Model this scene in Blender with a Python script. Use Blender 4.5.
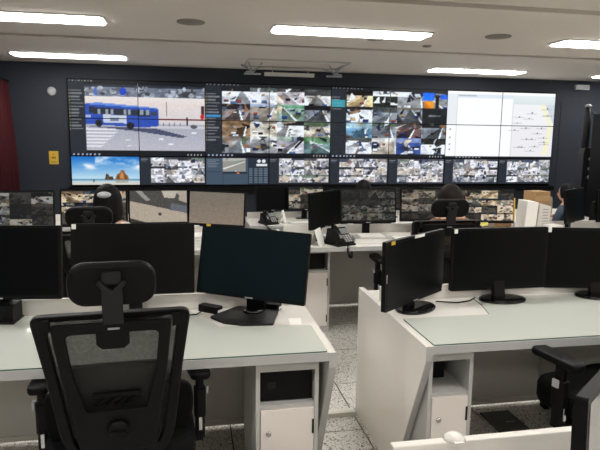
import bpy, math, random
import numpy as np
from mathutils import Matrix, Vector

for o in list(bpy.data.objects):
    bpy.data.objects.remove(o)
scene = bpy.context.scene
COL = scene.collection

# ------------------------------------------------------------------ camera, world, exposure
EYE = 1.55
RIGHT = Vector((0.98230643, -0.18686647, 0.01244953))
DOWN = Vector((-0.01565396, -0.1481676, -0.98883837))
FWD = Vector((0.18662535, 0.97114741, -0.14847118))
cd = bpy.data.cameras.new('camera')
cam = bpy.data.objects.new('camera', cd)
COL.objects.link(cam)
rot = Matrix((RIGHT, -DOWN, -FWD)).transposed()
cam.matrix_world = Matrix.Translation((0, 0, EYE)) @ rot.to_4x4()
cd.sensor_width = 36.0
cd.lens = 575.0 / 600.0 * 36.0
cd.clip_start = 0.05
scene.camera = cam
w = bpy.data.worlds.new('world')
scene.world = w
w.use_nodes = True
w.node_tree.nodes['Background'].inputs[0].default_value = (0.8, 0.82, 0.85, 1)
w.node_tree.nodes['Background'].inputs[1].default_value = 0.05
vs = scene.view_settings
vs.view_transform = 'Standard'
vs.look = 'None'
vs.gamma = 1.0
vs.use_curve_mapping = False
vs.exposure = 0.0
LAMP = 17.0          # radiance of the fluorescent ceiling panels

# room numbers
WALL_Y = 9.36
CEIL = 2.633
LOW = -0.17          # floor level in front of the video wall
STEP_Y = 5.34
DESK = 0.735
X0, X1, YB = -2.75, 8.3, -2.6


# ------------------------------------------------------------------ helpers
def lin(c):
    c = np.asarray(c, float)
    return np.where(c <= 0.04045, c / 12.92, ((c + 0.055) / 1.055) ** 2.4)


def rgb(r, g, b):
    l = lin(np.array([r, g, b]) / 255.0)
    return (float(l[0]), float(l[1]), float(l[2]), 1.0)


MATS = {}


def mat(name, col, rough=0.5, metal=0.0, spec=0.5, noise=0.0, nscale=30.0, coat=0.0, bump=0.0):
    if name in MATS:
        return MATS[name]
    m = bpy.data.materials.new(name)
    m.use_nodes = True
    nt = m.node_tree
    b = nt.nodes['Principled BSDF']
    b.inputs['Base Color'].default_value = col
    b.inputs['Roughness'].default_value = rough
    b.inputs['Metallic'].default_value = metal
    b.inputs['Specular IOR Level'].default_value = spec
    b.inputs['Coat Weight'].default_value = coat
    b.inputs['Coat Roughness'].default_value = 0.05
    if noise or bump:
        tc = nt.nodes.new('ShaderNodeTexCoord')
        n = nt.nodes.new('ShaderNodeTexNoise')
        n.inputs['Scale'].default_value = nscale
        n.inputs['Detail'].default_value = 4
        nt.links.new(tc.outputs['Object'], n.inputs['Vector'])
        if noise:
            mx = nt.nodes.new('ShaderNodeMix')
            mx.data_type = 'RGBA'
            mx.inputs['A'].default_value = tuple(max(0, c * (1 - noise)) for c in col[:3]) + (1,)
            mx.inputs['B'].default_value = tuple(min(1, c * (1 + noise)) for c in col[:3]) + (1,)
            nt.links.new(n.outputs['Fac'], mx.inputs['Factor'])
            nt.links.new(mx.outputs['Result'], b.inputs['Base Color'])
        if bump:
            bp = nt.nodes.new('ShaderNodeBump')
            bp.inputs['Strength'].default_value = bump
            bp.inputs['Distance'].default_value = 0.004
            nt.links.new(n.outputs['Fac'], bp.inputs['Height'])
            nt.links.new(bp.outputs['Normal'], b.inputs['Normal'])
    MATS[name] = m
    return m


def emit(name, col, s):
    m = bpy.data.materials.new(name)
    m.use_nodes = True
    b = m.node_tree.nodes['Principled BSDF']
    b.inputs['Base Color'].default_value = (0.6, 0.6, 0.6, 1)
    b.inputs['Emission Color'].default_value = col
    b.inputs['Emission Strength'].default_value = s
    MATS[name] = m
    return m


class MB:
    def __init__(self):
        self.v, self.f, self.smooth = [], [], []

    def _add(self, vs_, fs, smooth=False):
        k = len(self.v)
        self.v += [tuple(p) for p in vs_]
        for f in fs:
            self.f.append(tuple(i + k for i in f))
            self.smooth.append(smooth)
        return self

    def box(self, x0, x1, y0, y1, z0, z1):
        return self._add([(x0, y0, z0), (x1, y0, z0), (x1, y1, z0), (x0, y1, z0),
                          (x0, y0, z1), (x1, y0, z1), (x1, y1, z1), (x0, y1, z1)],
                         [(3, 2, 1, 0), (4, 5, 6, 7), (0, 1, 5, 4), (1, 2, 6, 5), (2, 3, 7, 6), (3, 0, 4, 7)])

    def prism(self, pts, a, b, axis='z', smooth=False):
        """polygon pts (u,v) extruded along axis between a and b"""
        def mk(u, v, t):
            return {'z': (u, v, t), 'y': (u, t, v), 'x': (t, u, v)}[axis]
        n = len(pts)
        vs_ = [mk(u, v, a) for u, v in pts] + [mk(u, v, b) for u, v in pts]
        k = len(self.v)
        self.v += vs_
        area = sum(pts[i][0] * pts[(i + 1) % n][1] - pts[(i + 1) % n][0] * pts[i][1] for i in range(n))
        flip = (area < 0) ^ (b < a) ^ (axis == 'y')
        f0 = tuple(range(n - 1, -1, -1))
        f1 = tuple(range(n, 2 * n))
        sides = [(i, (i + 1) % n, n + (i + 1) % n, n + i) for i in range(n)]
        for j, f in enumerate([f0, f1] + sides):
            g = f[::-1] if flip else f
            self.f.append(tuple(i + k for i in g))
            self.smooth.append(smooth and j > 1)
        return self

    def lathe(self, prof, n=20, cx=0, cy=0, smooth=True):
        """prof: list of (r,z) from bottom to top"""
        vs_ = []
        for r, z in prof:
            for i in range(n):
                a = 2 * math.pi * i / n
                vs_.append((cx + r * math.cos(a), cy + r * math.sin(a), z))
        fs = []
        m = len(prof)
        for j in range(m - 1):
            for i in range(n):
                fs.append((j * n + i, j * n + (i + 1) % n, (j + 1) * n + (i + 1) % n, (j + 1) * n + i))
        self._add(vs_, fs, smooth)
        k = len(self.v) - len(vs_)
        self.f.append(tuple(k + i for i in range(n - 1, -1, -1)))
        self.smooth.append(False)
        self.f.append(tuple(k + (m - 1) * n + i for i in range(n)))
        self.smooth.append(False)
        return self

    def tube(self, pts, r, n=8):
        pts = [Vector(p) for p in pts]
        rs = r if isinstance(r, (list, tuple)) else [r] * len(pts)
        vs_ = []
        up = None
        for i, p in enumerate(pts):
            t = (pts[min(i + 1, len(pts) - 1)] - pts[max(i - 1, 0)]).normalized()
            if up is None:
                up = t.orthogonal().normalized()
            else:
                up = (up - t * up.dot(t))
                up = up.normalized() if up.length > 1e-6 else t.orthogonal().normalized()
            s = t.cross(up)
            for k in range(n):
                a = 2 * math.pi * k / n
                vs_.append(p + (up * math.cos(a) + s * math.sin(a)) * rs[i])
        fs = []
        for j in range(len(pts) - 1):
            for k in range(n):
                fs.append((j * n + k, j * n + (k + 1) % n, (j + 1) * n + (k + 1) % n, (j + 1) * n + k))
        fs.append(tuple(range(n - 1, -1, -1)))
        fs.append(tuple((len(pts) - 1) * n + k for k in range(n)))
        return self._add(vs_, fs, True)

    def ellipsoid(self, c, r, nu=20, nv=12):
        vs_ = []
        for j in range(nv + 1):
            th = math.pi * j / nv
            for i in range(nu):
                a = 2 * math.pi * i / nu
                vs_.append((c[0] + r[0] * math.sin(th) * math.cos(a), c[1] + r[1] * math.sin(th) * math.sin(a), c[2] - r[2] * math.cos(th)))
        fs = [(j * nu + i, j * nu + (i + 1) % nu, (j + 1) * nu + (i + 1) % nu, (j + 1) * nu + i) for j in range(nv) for i in range(nu)]
        return self._add(vs_, fs, True)

    def ring(self, outer, inner, ymap, d0, d1):
        """flat frame between two outlines of equal length in x,z; its y follows ymap(z)+d"""
        n = len(outer)
        vs_ = []
        for d in (d0, d1):
            for pts in (outer, inner):
                vs_ += [(x, ymap(z) + d, z) for x, z in pts]
        fs = []
        for i in range(n):
            j = (i + 1) % n
            fs += [(i, j, n + j, n + i), (2 * n + j, 2 * n + i, 3 * n + i, 3 * n + j),
                   (j, i, 2 * n + i, 2 * n + j), (n + i, n + j, 3 * n + j, 3 * n + i)]
        return self._add(vs_, fs)

    def sheet(self, outline, ymap, d0, d1):
        n = len(outline)
        vs_ = [(x, ymap(z) + d0, z) for x, z in outline] + [(x, ymap(z) + d1, z) for x, z in outline]
        fs = [tuple(range(n)), tuple(range(2 * n - 1, n - 1, -1))]
        fs += [((i + 1) % n, i, n + i, n + (i + 1) % n) for i in range(n)]
        return self._add(vs_, fs)

    def mesh(self, name, m):
        me = bpy.data.meshes.new(name)
        me.from_pydata(self.v, [], self.f)
        me.polygons.foreach_set('use_smooth', self.smooth)
        if m is not None:
            me.materials.append(m)
        me.update()
        return me

    def build(self, name, m, parent=None, loc=(0, 0, 0), bevel=0.0, rz=0.0):
        o = bpy.data.objects.new(name, self.mesh(name, m))
        COL.objects.link(o)
        o.location = loc
        o.rotation_euler = (0, 0, rz)
        o.parent = parent
        if bevel:
            b = o.modifiers.new('bevel', 'BEVEL')
            b.width = bevel
            b.segments = 2
            b.limit_method = 'ANGLE'
        return o


def link_mesh(name, me, parent=None, loc=(0, 0, 0)):
    o = bpy.data.objects.new(name, me)
    COL.objects.link(o)
    o.location = loc
    o.parent = parent
    return o


def tag(o, label=None, cat=None, group=None, kind=None):
    if label:
        o['label'] = label
    if cat:
        o['category'] = cat
    if group:
        o['group'] = group
    if kind:
        o['kind'] = kind
    return o


def thing(name, label, cat, loc=(0, 0, 0), rz=0.0, group=None):
    o = bpy.data.objects.new(name, None)
    o.empty_display_size = 0.1
    COL.objects.link(o)
    o.location = loc
    o.rotation_euler = (0, 0, rz)
    return tag(o, label, cat, group)


def rrect(w_, h_, r, cx=0, cy=0, n=5):
    pts = []
    for sx, sy, a0 in ((1, 1, 0), (-1, 1, 90), (-1, -1, 180), (1, -1, 270)):
        for k in range(n + 1):
            a = math.radians(a0 + 90 * k / n)
            pts.append((cx + sx * (w_ / 2 - r) + r * math.cos(a), cy + sy * (h_ / 2 - r) + r * math.sin(a)))
    return pts


def rpoly(corners, r, n=5):
    """rounded polygon, always len(corners)*(n+1) points"""
    out = []
    m = len(corners)
    for i in range(m):
        p = Vector(corners[i])
        a = (Vector(corners[i - 1]) - p)
        b = (Vector(corners[(i + 1) % m]) - p)
        rr = min(r, a.length * 0.45, b.length * 0.45)
        s, e = p + a.normalized() * rr, p + b.normalized() * rr
        for k in range(n + 1):
            t = k / n
            q = s * (1 - t) ** 2 + p * 2 * t * (1 - t) + e * t * t
            out.append((q.x, q.y))
    return out


# ------------------------------------------------------------------ materials
WHITE = mat('white_laminate', rgb(232, 228, 221), 0.10, noise=0.02, nscale=6)
GREY_EDGE = mat('grey_edge_band', rgb(176, 176, 174), 0.4)
PANEL_GREY = mat('grey_modesty_panel', rgb(200, 198, 191), 0.5, noise=0.03, nscale=5)
CAB = mat('cabinet_grey', rgb(180, 179, 175), 0.45)
DOOR = mat('cabinet_door_white', rgb(226, 218, 211), 0.4)
GLASS = mat('desk_glass', rgb(208, 212, 203), 0.04, spec=0.7, coat=0.4)
GLASS_EDGE = mat('desk_glass_edge', rgb(60, 92, 80), 0.15)
BLACK = mat('black_plastic', rgb(13, 13, 14), 0.45, spec=0.14, noise=0.08, nscale=80)
BLACK_SOFT = mat('black_fabric', rgb(14, 14, 15), 0.85, spec=0.12, noise=0.25, nscale=200, bump=0.3)
BLACK_GLOSS = mat('black_gloss', rgb(14, 14, 15), 0.08)
CHARCOAL = mat('charcoal_plastic', rgb(28, 28, 29), 0.45, spec=0.25)
OFF = mat('monitor_screen_off', rgb(11, 12, 13), 0.3, spec=0.08)
OFF_TEAL = mat('monitor_screen_off_teal', rgb(18, 29, 33), 0.3, spec=0.08)
OFF_WARM = mat('monitor_screen_off_warm', rgb(14, 13, 13), 0.33, spec=0.12)
CHROME = mat('chrome', rgb(200, 200, 200), 0.2, metal=1.0)
ALU = mat('aluminium', rgb(178, 178, 176), 0.35, metal=0.9)
SILVER_DULL = mat('silver_plastic', rgb(170, 170, 172), 0.4)
NAVY = mat('dark_wall_paint', rgb(50, 54, 63), 0.7, spec=0.25, noise=0.06, nscale=3)
CEILM = mat('ceiling_paint', rgb(232, 224, 214), 0.85, spec=0.2, noise=0.015, nscale=2)
SLOT = mat('ceiling_slot', rgb(66, 63, 58), 0.7)
DARKSEAM = mat('dark_seam', rgb(38, 37, 36), 0.8)
RAIL = mat('pale_metal_paint', rgb(206, 202, 192), 0.4)
PALE_WALL = mat('pale_wall', rgb(214, 208, 200), 0.8)
RED = mat('red_curtain', rgb(60, 20, 24), 0.9, spec=0.15, noise=0.2, nscale=25)
YEL = mat('yellow_paper', rgb(214, 176, 58), 0.6)
YEL_NOTE = mat('yellow_note', rgb(226, 216, 120), 0.7)
PAPER = mat('white_paper', rgb(236, 234, 228), 0.7)
STICK = mat('white_sticker', rgb(232, 232, 228), 0.5)
BROWNINK = mat('brown_ink', rgb(150, 104, 40), 0.7)
CARD = mat('cardboard', rgb(176, 138, 98), 0.8, noise=0.06, nscale=20)
HAIRB = mat('black_hair', rgb(11, 10, 11), 0.6, spec=0.15, noise=0.3, nscale=90, bump=0.5)
HAIRBR = mat('dark_brown_hair', rgb(26, 19, 16), 0.6, spec=0.15, noise=0.3, nscale=90, bump=0.5)
SKIN = mat('skin', rgb(196, 150, 124), 0.55)
SHIRT_W = mat('pale_shirt', rgb(200, 196, 188), 0.8, noise=0.05, nscale=30)
SHIRT_B = mat('brown_coat', rgb(112, 82, 62), 0.9, noise=0.25, nscale=60)
SHIRT_N = mat('navy_shirt', rgb(60, 72, 88), 0.85)
TROUSER = mat('dark_trousers', rgb(34, 36, 44), 0.9)
EYEW = mat('eye_dark', rgb(24, 20, 18), 0.2)
LIP = mat('lips', rgb(164, 92, 84), 0.5)
LAMPM = emit('fluorescent_diffuser', (1.0, 0.985, 0.955, 1), LAMP)
LAMPFRAME = mat('lamp_frame', rgb(190, 186, 180), 0.5)


def terrazzo():
    m = bpy.data.materials.new('speckled_floor_tile')
    m.use_nodes = True
    nt = m.node_tree
    b = nt.nodes['Principled BSDF']
    b.inputs['Roughness'].default_value = 0.38
    geo = nt.nodes.new('ShaderNodeNewGeometry')
    last = None
    col = None
    for scale, thr, dark in ((115, 0.30, rgb(50, 48, 46)), (170, 0.30, rgb(126, 120, 112)), (80, 0.16, rgb(72, 69, 66))):
        v = nt.nodes.new('ShaderNodeTexVoronoi')
        v.inputs['Scale'].default_value = scale
        nt.links.new(geo.outputs['Position'], v.inputs['Vector'])
        wn = nt.nodes.new('ShaderNodeTexWhiteNoise')
        nt.links.new(v.outputs['Position'], wn.inputs['Vector'])
        a = nt.nodes.new('ShaderNodeMath')
        a.operation = 'LESS_THAN'
        nt.links.new(v.outputs['Distance'], a.inputs[0])
        a.inputs[1].default_value = 0.42
        c = nt.nodes.new('ShaderNodeMath')
        c.operation = 'LESS_THAN'
        nt.links.new(wn.outputs['Value'], c.inputs[0])
        c.inputs[1].default_value = thr
        f = nt.nodes.new('ShaderNodeMath')
        f.operation = 'MULTIPLY'
        nt.links.new(a.outputs[0], f.inputs[0])
        nt.links.new(c.outputs[0], f.inputs[1])
        mx = nt.nodes.new('ShaderNodeMix')
        mx.data_type = 'RGBA'
        mx.inputs['B'].default_value = dark
        if last is None:
            mx.inputs['A'].default_value = rgb(208, 204, 196)
        else:
            nt.links.new(last, mx.inputs['A'])
        nt.links.new(f.outputs[0], mx.inputs['Factor'])
        last = mx.outputs['Result']
    nt.links.new(last, b.inputs['Base Color'])
    return m


TILE = terrazzo()


def mesh_fabric():
    m = bpy.data.materials.new('chair_mesh_fabric')
    m.use_nodes = True
    nt = m.node_tree
    b = nt.nodes['Principled BSDF']
    b.inputs['Base Color'].default_value = rgb(44, 44, 43)
    b.inputs['Roughness'].default_value = 0.7
    tr = nt.nodes.new('ShaderNodeBsdfTransparent')
    mx = nt.nodes.new('ShaderNodeMixShader')
    tc = nt.nodes.new('ShaderNodeTexCoord')
    n = nt.nodes.new('ShaderNodeTexNoise')
    n.inputs['Scale'].default_value = 260
    mp = nt.nodes.new('ShaderNodeMapping')
    mp.inputs['Scale'].default_value = (0.6, 1, 1.2)
    r = nt.nodes.new('ShaderNodeMapRange')
    r.inputs['From Min'].default_value = 0.3
    r.inputs['From Max'].default_value = 0.7
    r.inputs['To Min'].default_value = 0.50
    r.inputs['To Max'].default_value = 0.80
    nt.links.new(tc.outputs['Object'], mp.inputs['Vector'])
    nt.links.new(mp.outputs['Vector'], n.inputs['Vector'])
    nt.links.new(n.outputs['Fac'], r.inputs['Value'])
    nt.links.new(r.outputs['Result'], mx.inputs['Fac'])
    nt.links.new(tr.outputs[0], mx.inputs[1])
    nt.links.new(b.outputs[0], mx.inputs[2])
    nt.links.new(mx.outputs[0], nt.nodes['Material Output'].inputs['Surface'])
    return m


MESHFAB = mesh_fabric()


def screen_material():
    m = bpy.data.materials.new('lit_screen')
    m.use_nodes = True
    nt = m.node_tree
    b = nt.nodes['Principled BSDF']
    b.inputs['Base Color'].default_value = (0.01, 0.01, 0.01, 1)
    b.inputs['Roughness'].default_value = 0.35
    b.inputs['Specular IOR Level'].default_value = 0.1
    a = nt.nodes.new('ShaderNodeVertexColor')
    a.layer_name = 'picture'
    nt.links.new(a.outputs['Color'], b.inputs['Emission Color'])
    b.inputs['Emission Strength'].default_value = 1.0
    return m


SCREEN = screen_material()

# ------------------------------------------------------------------ pictures shown on the lit screens (numpy -> colour attribute)
def canvas(w_, h_, c):
    return np.ones((h_, w_, 3)) * (np.array(c, float) / 255)


def P_rect(a, x0, y0, x1, y1, c, al=1.0):
    h_, w_ = a.shape[:2]
    i0, i1, j0, j1 = int(round(x0 * w_)), int(round(x1 * w_)), int(round(y0 * h_)), int(round(y1 * h_))
    i0, j0 = max(i0, 0), max(j0, 0)
    if i1 <= i0:
        i1 = i0 + 1
    if j1 <= j0:
        j1 = j0 + 1
    a[j0:j1, i0:i1] = a[j0:j1, i0:i1] * (1 - al) + np.array(c, float) / 255 * al


def P_poly(a, pts, c, al=1.0):
    h_, w_ = a.shape[:2]
    yy, xx = np.mgrid[0:h_, 0:w_]
    xx = (xx + 0.5) / w_
    yy = (yy + 0.5) / h_
    ins = np.zeros((h_, w_), bool)
    n = len(pts)
    for i in range(n):
        (ax, ay), (bx, by) = pts[i], pts[(i + 1) % n]
        if ay == by:
            continue
        cr = ((ay > yy) != (by > yy)) & (xx < (bx - ax) * (yy - ay) / (by - ay) + ax)
        ins ^= cr
    a[ins] = a[ins] * (1 - al) + np.array(c, float) / 255 * al


def P_ell(a, cx, cy, rx, ry, c, al=1.0):
    h_, w_ = a.shape[:2]
    yy, xx = np.mgrid[0:h_, 0:w_]
    ins = (((xx + 0.5) / w_ - cx) / rx) ** 2 + (((yy + 0.5) / h_ - cy) / ry) ** 2 <= 1
    a[ins] = a[ins] * (1 - al) + np.array(c, float) / 255 * al


def P_grad(a, x0, y0, x1, y1, c0, c1):
    h_, w_ = a.shape[:2]
    i0, i1, j0, j1 = int(x0 * w_), int(round(x1 * w_)), int(y0 * h_), int(round(y1 * h_))
    t = np.linspace(0, 1, max(j1 - j0, 1))[:, None, None]
    a[j0:j1, i0:i1] = (np.array(c0, float) * (1 - t) + np.array(c1, float) * t) / 255


def fbm(w_, h_, rs, n0=3, octs=4):
    out = np.zeros((h_, w_))
    amp, tot = 1.0, 0.0
    for o_ in range(octs):
        n = n0 * 2 ** o_
        g = rs.rand(n + 2, n + 2)
        y, x = np.linspace(0, n, h_), np.linspace(0, n, w_)
        yi, xi = y.astype(int), x.astype(int)
        fy, fx = (y - yi)[:, None], (x - xi)[None, :]
        fy, fx = fy * fy * (3 - 2 * fy), fx * fx * (3 - 2 * fx)
        v = (g[yi][:, xi] * (1 - fx) + g[yi][:, xi + 1] * fx) * (1 - fy) + (g[yi + 1][:, xi] * (1 - fx) + g[yi + 1][:, xi + 1] * fx) * fy
        out += v * amp
        tot += amp
        amp *= 0.6
    return out / tot


def P_noise(a, rs, amt):
    a += rs.normal(0, amt, a.shape[:2])[:, :, None]
    np.clip(a, 0, 1, out=a)


GROUNDS = [(214, 210, 206), (184, 182, 180), (150, 150, 150), (196, 186, 172), (134, 138, 142), (222, 222, 224), (206, 204, 206)]
TOPS = [(222, 226, 230), (84, 86, 84), (50, 51, 54), (104, 116, 100), (196, 192, 186), (128, 120, 112), (66, 74, 88)]
PIECES = [(236, 237, 240), (208, 208, 210), (150, 150, 152), (44, 44, 47), (30, 31, 36), (46, 58, 88), (186, 172, 150), (98, 112, 92), (112, 122, 140), (168, 164, 158), (74, 72, 72), (140, 112, 92)]
ACC = [(52, 68, 116), (140, 84, 78), (244, 244, 244), (28, 28, 30), (238, 238, 240), (170, 146, 112), (90, 110, 138), (36, 36, 40)]


def street(w_, h_, rs, ground=None, top=None, dirn=None, busy=1.0):
    g = np.array(ground if ground is not None else GROUNDS[rs.randint(len(GROUNDS))])
    t = np.array(top if top is not None else TOPS[rs.randint(len(TOPS))])
    a = canvas(w_, h_, g)
    hz = rs.uniform(0.15, 0.42)
    P_rect(a, 0, 0, 1, hz, t)
    for _ in range(int(5 * busy)):                                   # large roofs, awnings, walls, trees
        x, y = rs.uniform(-0.05, 1.05), rs.uniform(0.0, 1.0)
        c = np.clip(np.array(PIECES[rs.randint(len(PIECES))]) * rs.uniform(0.85, 1.1), 0, 255)
        n = rs.randint(3, 5)
        ang = np.sort(rs.uniform(0, 2 * np.pi, n))
        rx, ry = rs.uniform(0.10, 0.30), rs.uniform(0.12, 0.36)
        P_poly(a, [(x + rx * np.cos(q), y + ry * np.sin(q)) for q in ang], c, 0.9)
    vx = dirn if dirn is not None else rs.uniform(0.1, 0.9)
    b0 = rs.uniform(-0.3, 0.4)
    b1 = b0 + rs.uniform(0.4, 0.9)
    if rs.rand() < 0.75 or dirn is not None:
        P_poly(a, [(vx - 0.04, hz), (vx + 0.04, hz), (b1, 1.02), (b0, 1.02)], np.clip(g * rs.uniform(0.55, 0.9), 0, 255))
        P_poly(a, [(vx + 0.04, hz), (vx + 0.06, hz), (b1 + 0.09, 1.02), (b1, 1.02)], (236, 234, 230))
    for _ in range(int(2 * busy)):                                    # cars, people, stalls
        x, y = rs.uniform(0, 1), rs.uniform(hz, 1)
        s = 0.04 + 0.10 * (y - hz)
        P_rect(a, x - s, y - s * 0.8, x + s, y + s * 0.6, ACC[rs.randint(len(ACC))])
        P_rect(a, x - s, y + s * 0.6, x + s, y + s * 1.1, (40, 40, 42), 0.7)
    return a


def feeds(a, x0, y0, x1, y1, nx, ny, rs, gain=1.0, tint=(1, 1, 1), con=1.0, spec=None, busy=1.0):
    h_, w_ = a.shape[:2]
    for j in range(ny):
        for i in range(nx):
            i0, i1 = int(round((x0 + (x1 - x0) * i / nx) * w_)), int(round((x0 + (x1 - x0) * (i + 1) / nx) * w_))
            j0, j1 = int(round((y0 + (y1 - y0) * j / ny) * h_)), int(round((y0 + (y1 - y0) * (j + 1) / ny) * h_))
            kw = (spec or {}).get((i, j), {})
            if kw == 'dark':
                t = canvas(i1 - i0, j1 - j0, (44, 47, 52))
                P_rect(t, 0.25, 0.45, 0.75, 0.55, (110, 112, 116))
            elif kw == 'market':
                t = street(i1 - i0, j1 - j0, rs)
                P_rect(t, 0, 0, 0.45, 0.5, (38, 112, 226))
                P_rect(t, 0.05, 0.55, 0.45, 1.0, (214, 134, 52))
                P_rect(t, 0.5, 0.2, 0.65, 1.0, (30, 30, 34))
                P_rect(t, 0.72, 0.1, 1.0, 0.4, (56, 110, 210))
            else:
                t = street(i1 - i0, j1 - j0, rs, busy=busy, **kw)
            n_ = fbm(t.shape[1], t.shape[0], rs, 3, 3)[:, :, None]
            t = np.clip((t * (0.62 + 0.76 * n_) - 0.5) * con + 0.5, 0, 1)
            a[j0:j1, i0:i1] = np.clip(t * gain * np.array(tint), 0, 1)


def side_list(a, x0, x1, y0, y1, rs, n=16, hi=None):
    P_rect(a, x0, y0, x1, y1, (38, 44, 52))
    for k in range(n):
        y = y0 + 0.10 + k * 0.042
        P_rect(a, x0 + 0.006, y, x0 + 0.014, y + 0.018, (150, 136, 92))
        P_rect(a, x0 + 0.02, y, x0 + rs.uniform(0.55, 0.95) * (x1 - x0), y + 0.016, (118, 122, 128))
    if hi:
        P_rect(a, x0 + 0.008, hi[0], x1 - 0.008, hi[1], hi[2], 0.85)


def taskbar(a, rs, y0=0.955):
    P_rect(a, 0, y0, 1, 1, (20, 24, 32))
    for k in range(7):
        P_rect(a, 0.02 + k * 0.03, y0 + 0.012, 0.032 + k * 0.03, 0.99, (150 + 12 * (k % 3), 170, 196))
    for k in range(5):
        P_rect(a, 0.86 + k * 0.025, y0 + 0.014, 0.87 + k * 0.025, 0.985, (190, 190, 194))


def pic_bus():
    a = canvas(160, 90, (22, 24, 29))
    rs = np.random.RandomState(3)
    for k in range(8):
        P_rect(a, 0.01 + 0.022 * k, 0.005, 0.02 + 0.022 * k, 0.018, (160, 162, 168), 0.8)
    side_list(a, 0.0, 0.12, 0.03, 0.95, rs, 13)
    b = canvas(141, 78, (206, 208, 218))
    P_rect(b, 0, 0, 1, 0.035, (44, 50, 60))
    P_rect(b, 0, 0.035, 1, 0.2, (112, 122, 140))                     # trees and street clutter
    for _ in range(90):
        x, y = rs.uniform(0, 1), rs.uniform(0.04, 0.2)
        P_ell(b, x, y, rs.uniform(0.008, 0.03), rs.uniform(0.01, 0.04), rs.choice([70, 96, 130, 160, 186]) * np.array([0.95, 1.0, 1.08]))
    b[3:16] *= (0.7 + 0.6 * fbm(141, 13, rs, 8, 3))[:, :, None]
    P_rect(b, 0.08, 0.05, 0.1, 0.17, (70, 110, 196))
    P_ell(b, 0.31, 0.1, 0.03, 0.06, (38, 70, 190))
    P_grad(b, 0, 0.19, 1, 0.32, (232, 226, 224), (226, 212, 210))
    P_grad(b, 0, 0.32, 1, 0.62, (226, 216, 214), (210, 206, 212))     # pale plaza
    P_rect(b, 0.6, 0.50, 1.0, 0.525, (150, 60, 66), 0.8)
    P_rect(b, 0.665, 0.24, 0.672, 0.46, (120, 118, 122))
    P_grad(b, 0, 0.60, 1, 1, (168, 170, 186), (186, 186, 198))        # road
    P_rect(b, 0.5, 0.62, 1, 0.66, (200, 200, 208))
    for k in range(6):
        y = 0.66 + 0.052 * k
        P_poly(b, [(0, y), (0.30 - 0.03 * k, y + 0.005), (0.26 - 0.03 * k, y + 0.028), (0, y + 0.03)], (226, 226, 234))
    for x, y in ((0.62, 0.82), (0.70, 0.9), (0.34, 0.84), (0.35, 0.93), (0.9, 0.72)):
        P_rect(b, x - 0.02, y - 0.01, x + 0.02, y + 0.012, (234, 234, 238))
    P_poly(b, [(0.3, 0.645), (0.58, 0.655), (0.84, 0.775), (0.80, 0.80), (0.45, 0.71), (0.0, 0.63)], (74, 80, 108))  # the bus's shadow on the road, drawn into the screen picture
    P_poly(b, [(0.0, 0.29), (0.10, 0.27), (0.585, 0.335), (0.60, 0.36), (0.60, 0.62), (0.48, 0.645), (0.0, 0.60)], (44, 78, 178))
    P_poly(b, [(0.0, 0.29), (0.10, 0.27), (0.585, 0.335), (0.59, 0.355), (0.02, 0.30)], (96, 140, 220))
    P_poly(b, [(0.03, 0.335), (0.53, 0.385), (0.53, 0.475), (0.03, 0.44)], (40, 46, 62))
    for x in (0.10, 0.16, 0.205, 0.31, 0.35, 0.45, 0.5):
        P_rect(b, x, 0.37, x + 0.022, 0.45, (170, 186, 196), 0.8)
    P_poly(b, [(0.145, 0.45), (0.33, 0.465), (0.33, 0.585), (0.145, 0.57)], (196, 206, 224))
    P_rect(b, 0.2, 0.5, 0.27, 0.545, (110, 122, 150))
    P_rect(b, 0.54, 0.40, 0.59, 0.46, (60, 66, 84))
    P_rect(b, 0.0, 0.46, 0.045, 0.5, (210, 220, 236), 0.7)
    P_ell(b, 0.105, 0.585, 0.03, 0.055, (28, 30, 40))
    P_ell(b, 0.365, 0.62, 0.032, 0.055, (28, 30, 40))
    P_rect(b, 0.835, 0.47, 0.848, 0.60, (26, 26, 30))
    for x in (0.64, 0.69, 0.73, 0.78):
        P_rect(b, x, 0.57, x + 0.006, 0.62, (90, 84, 80))
    P_ell(b, 0.9, 0.62, 0.03, 0.03, (88, 90, 98))
    P_rect(b, 0.965, 0.30, 0.99, 0.44, (70, 40, 48))
    P_ell(b, 0.975, 0.46, 0.018, 0.04, (196, 40, 48))
    P_noise(b, rs, 0.018)
    a[5:83, 19:160] = b
    taskbar(a, rs)
    return a


def pic_quad(seed, hi, spec, header=True):
    a = canvas(160, 90, (24, 27, 33))
    rs = np.random.RandomState(seed)
    for k in range(9):
        P_rect(a, 0.01 + 0.03 * k, 0.005, 0.022 + 0.03 * k, 0.02, (140, 144, 150), 0.7)
    side_list(a, 0.0, 0.125, 0.03, 0.955, rs, 16 if seed == 5 else 5, hi)
    feeds(a, 0.13, 0.045, 1.0, 0.94, 4, 4, rs, 0.98, (0.96, 0.99, 1.03), con=1.4, spec=spec, busy=1.9)
    P_noise(a, rs, 0.02)
    taskbar(a, rs)
    return a


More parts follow.
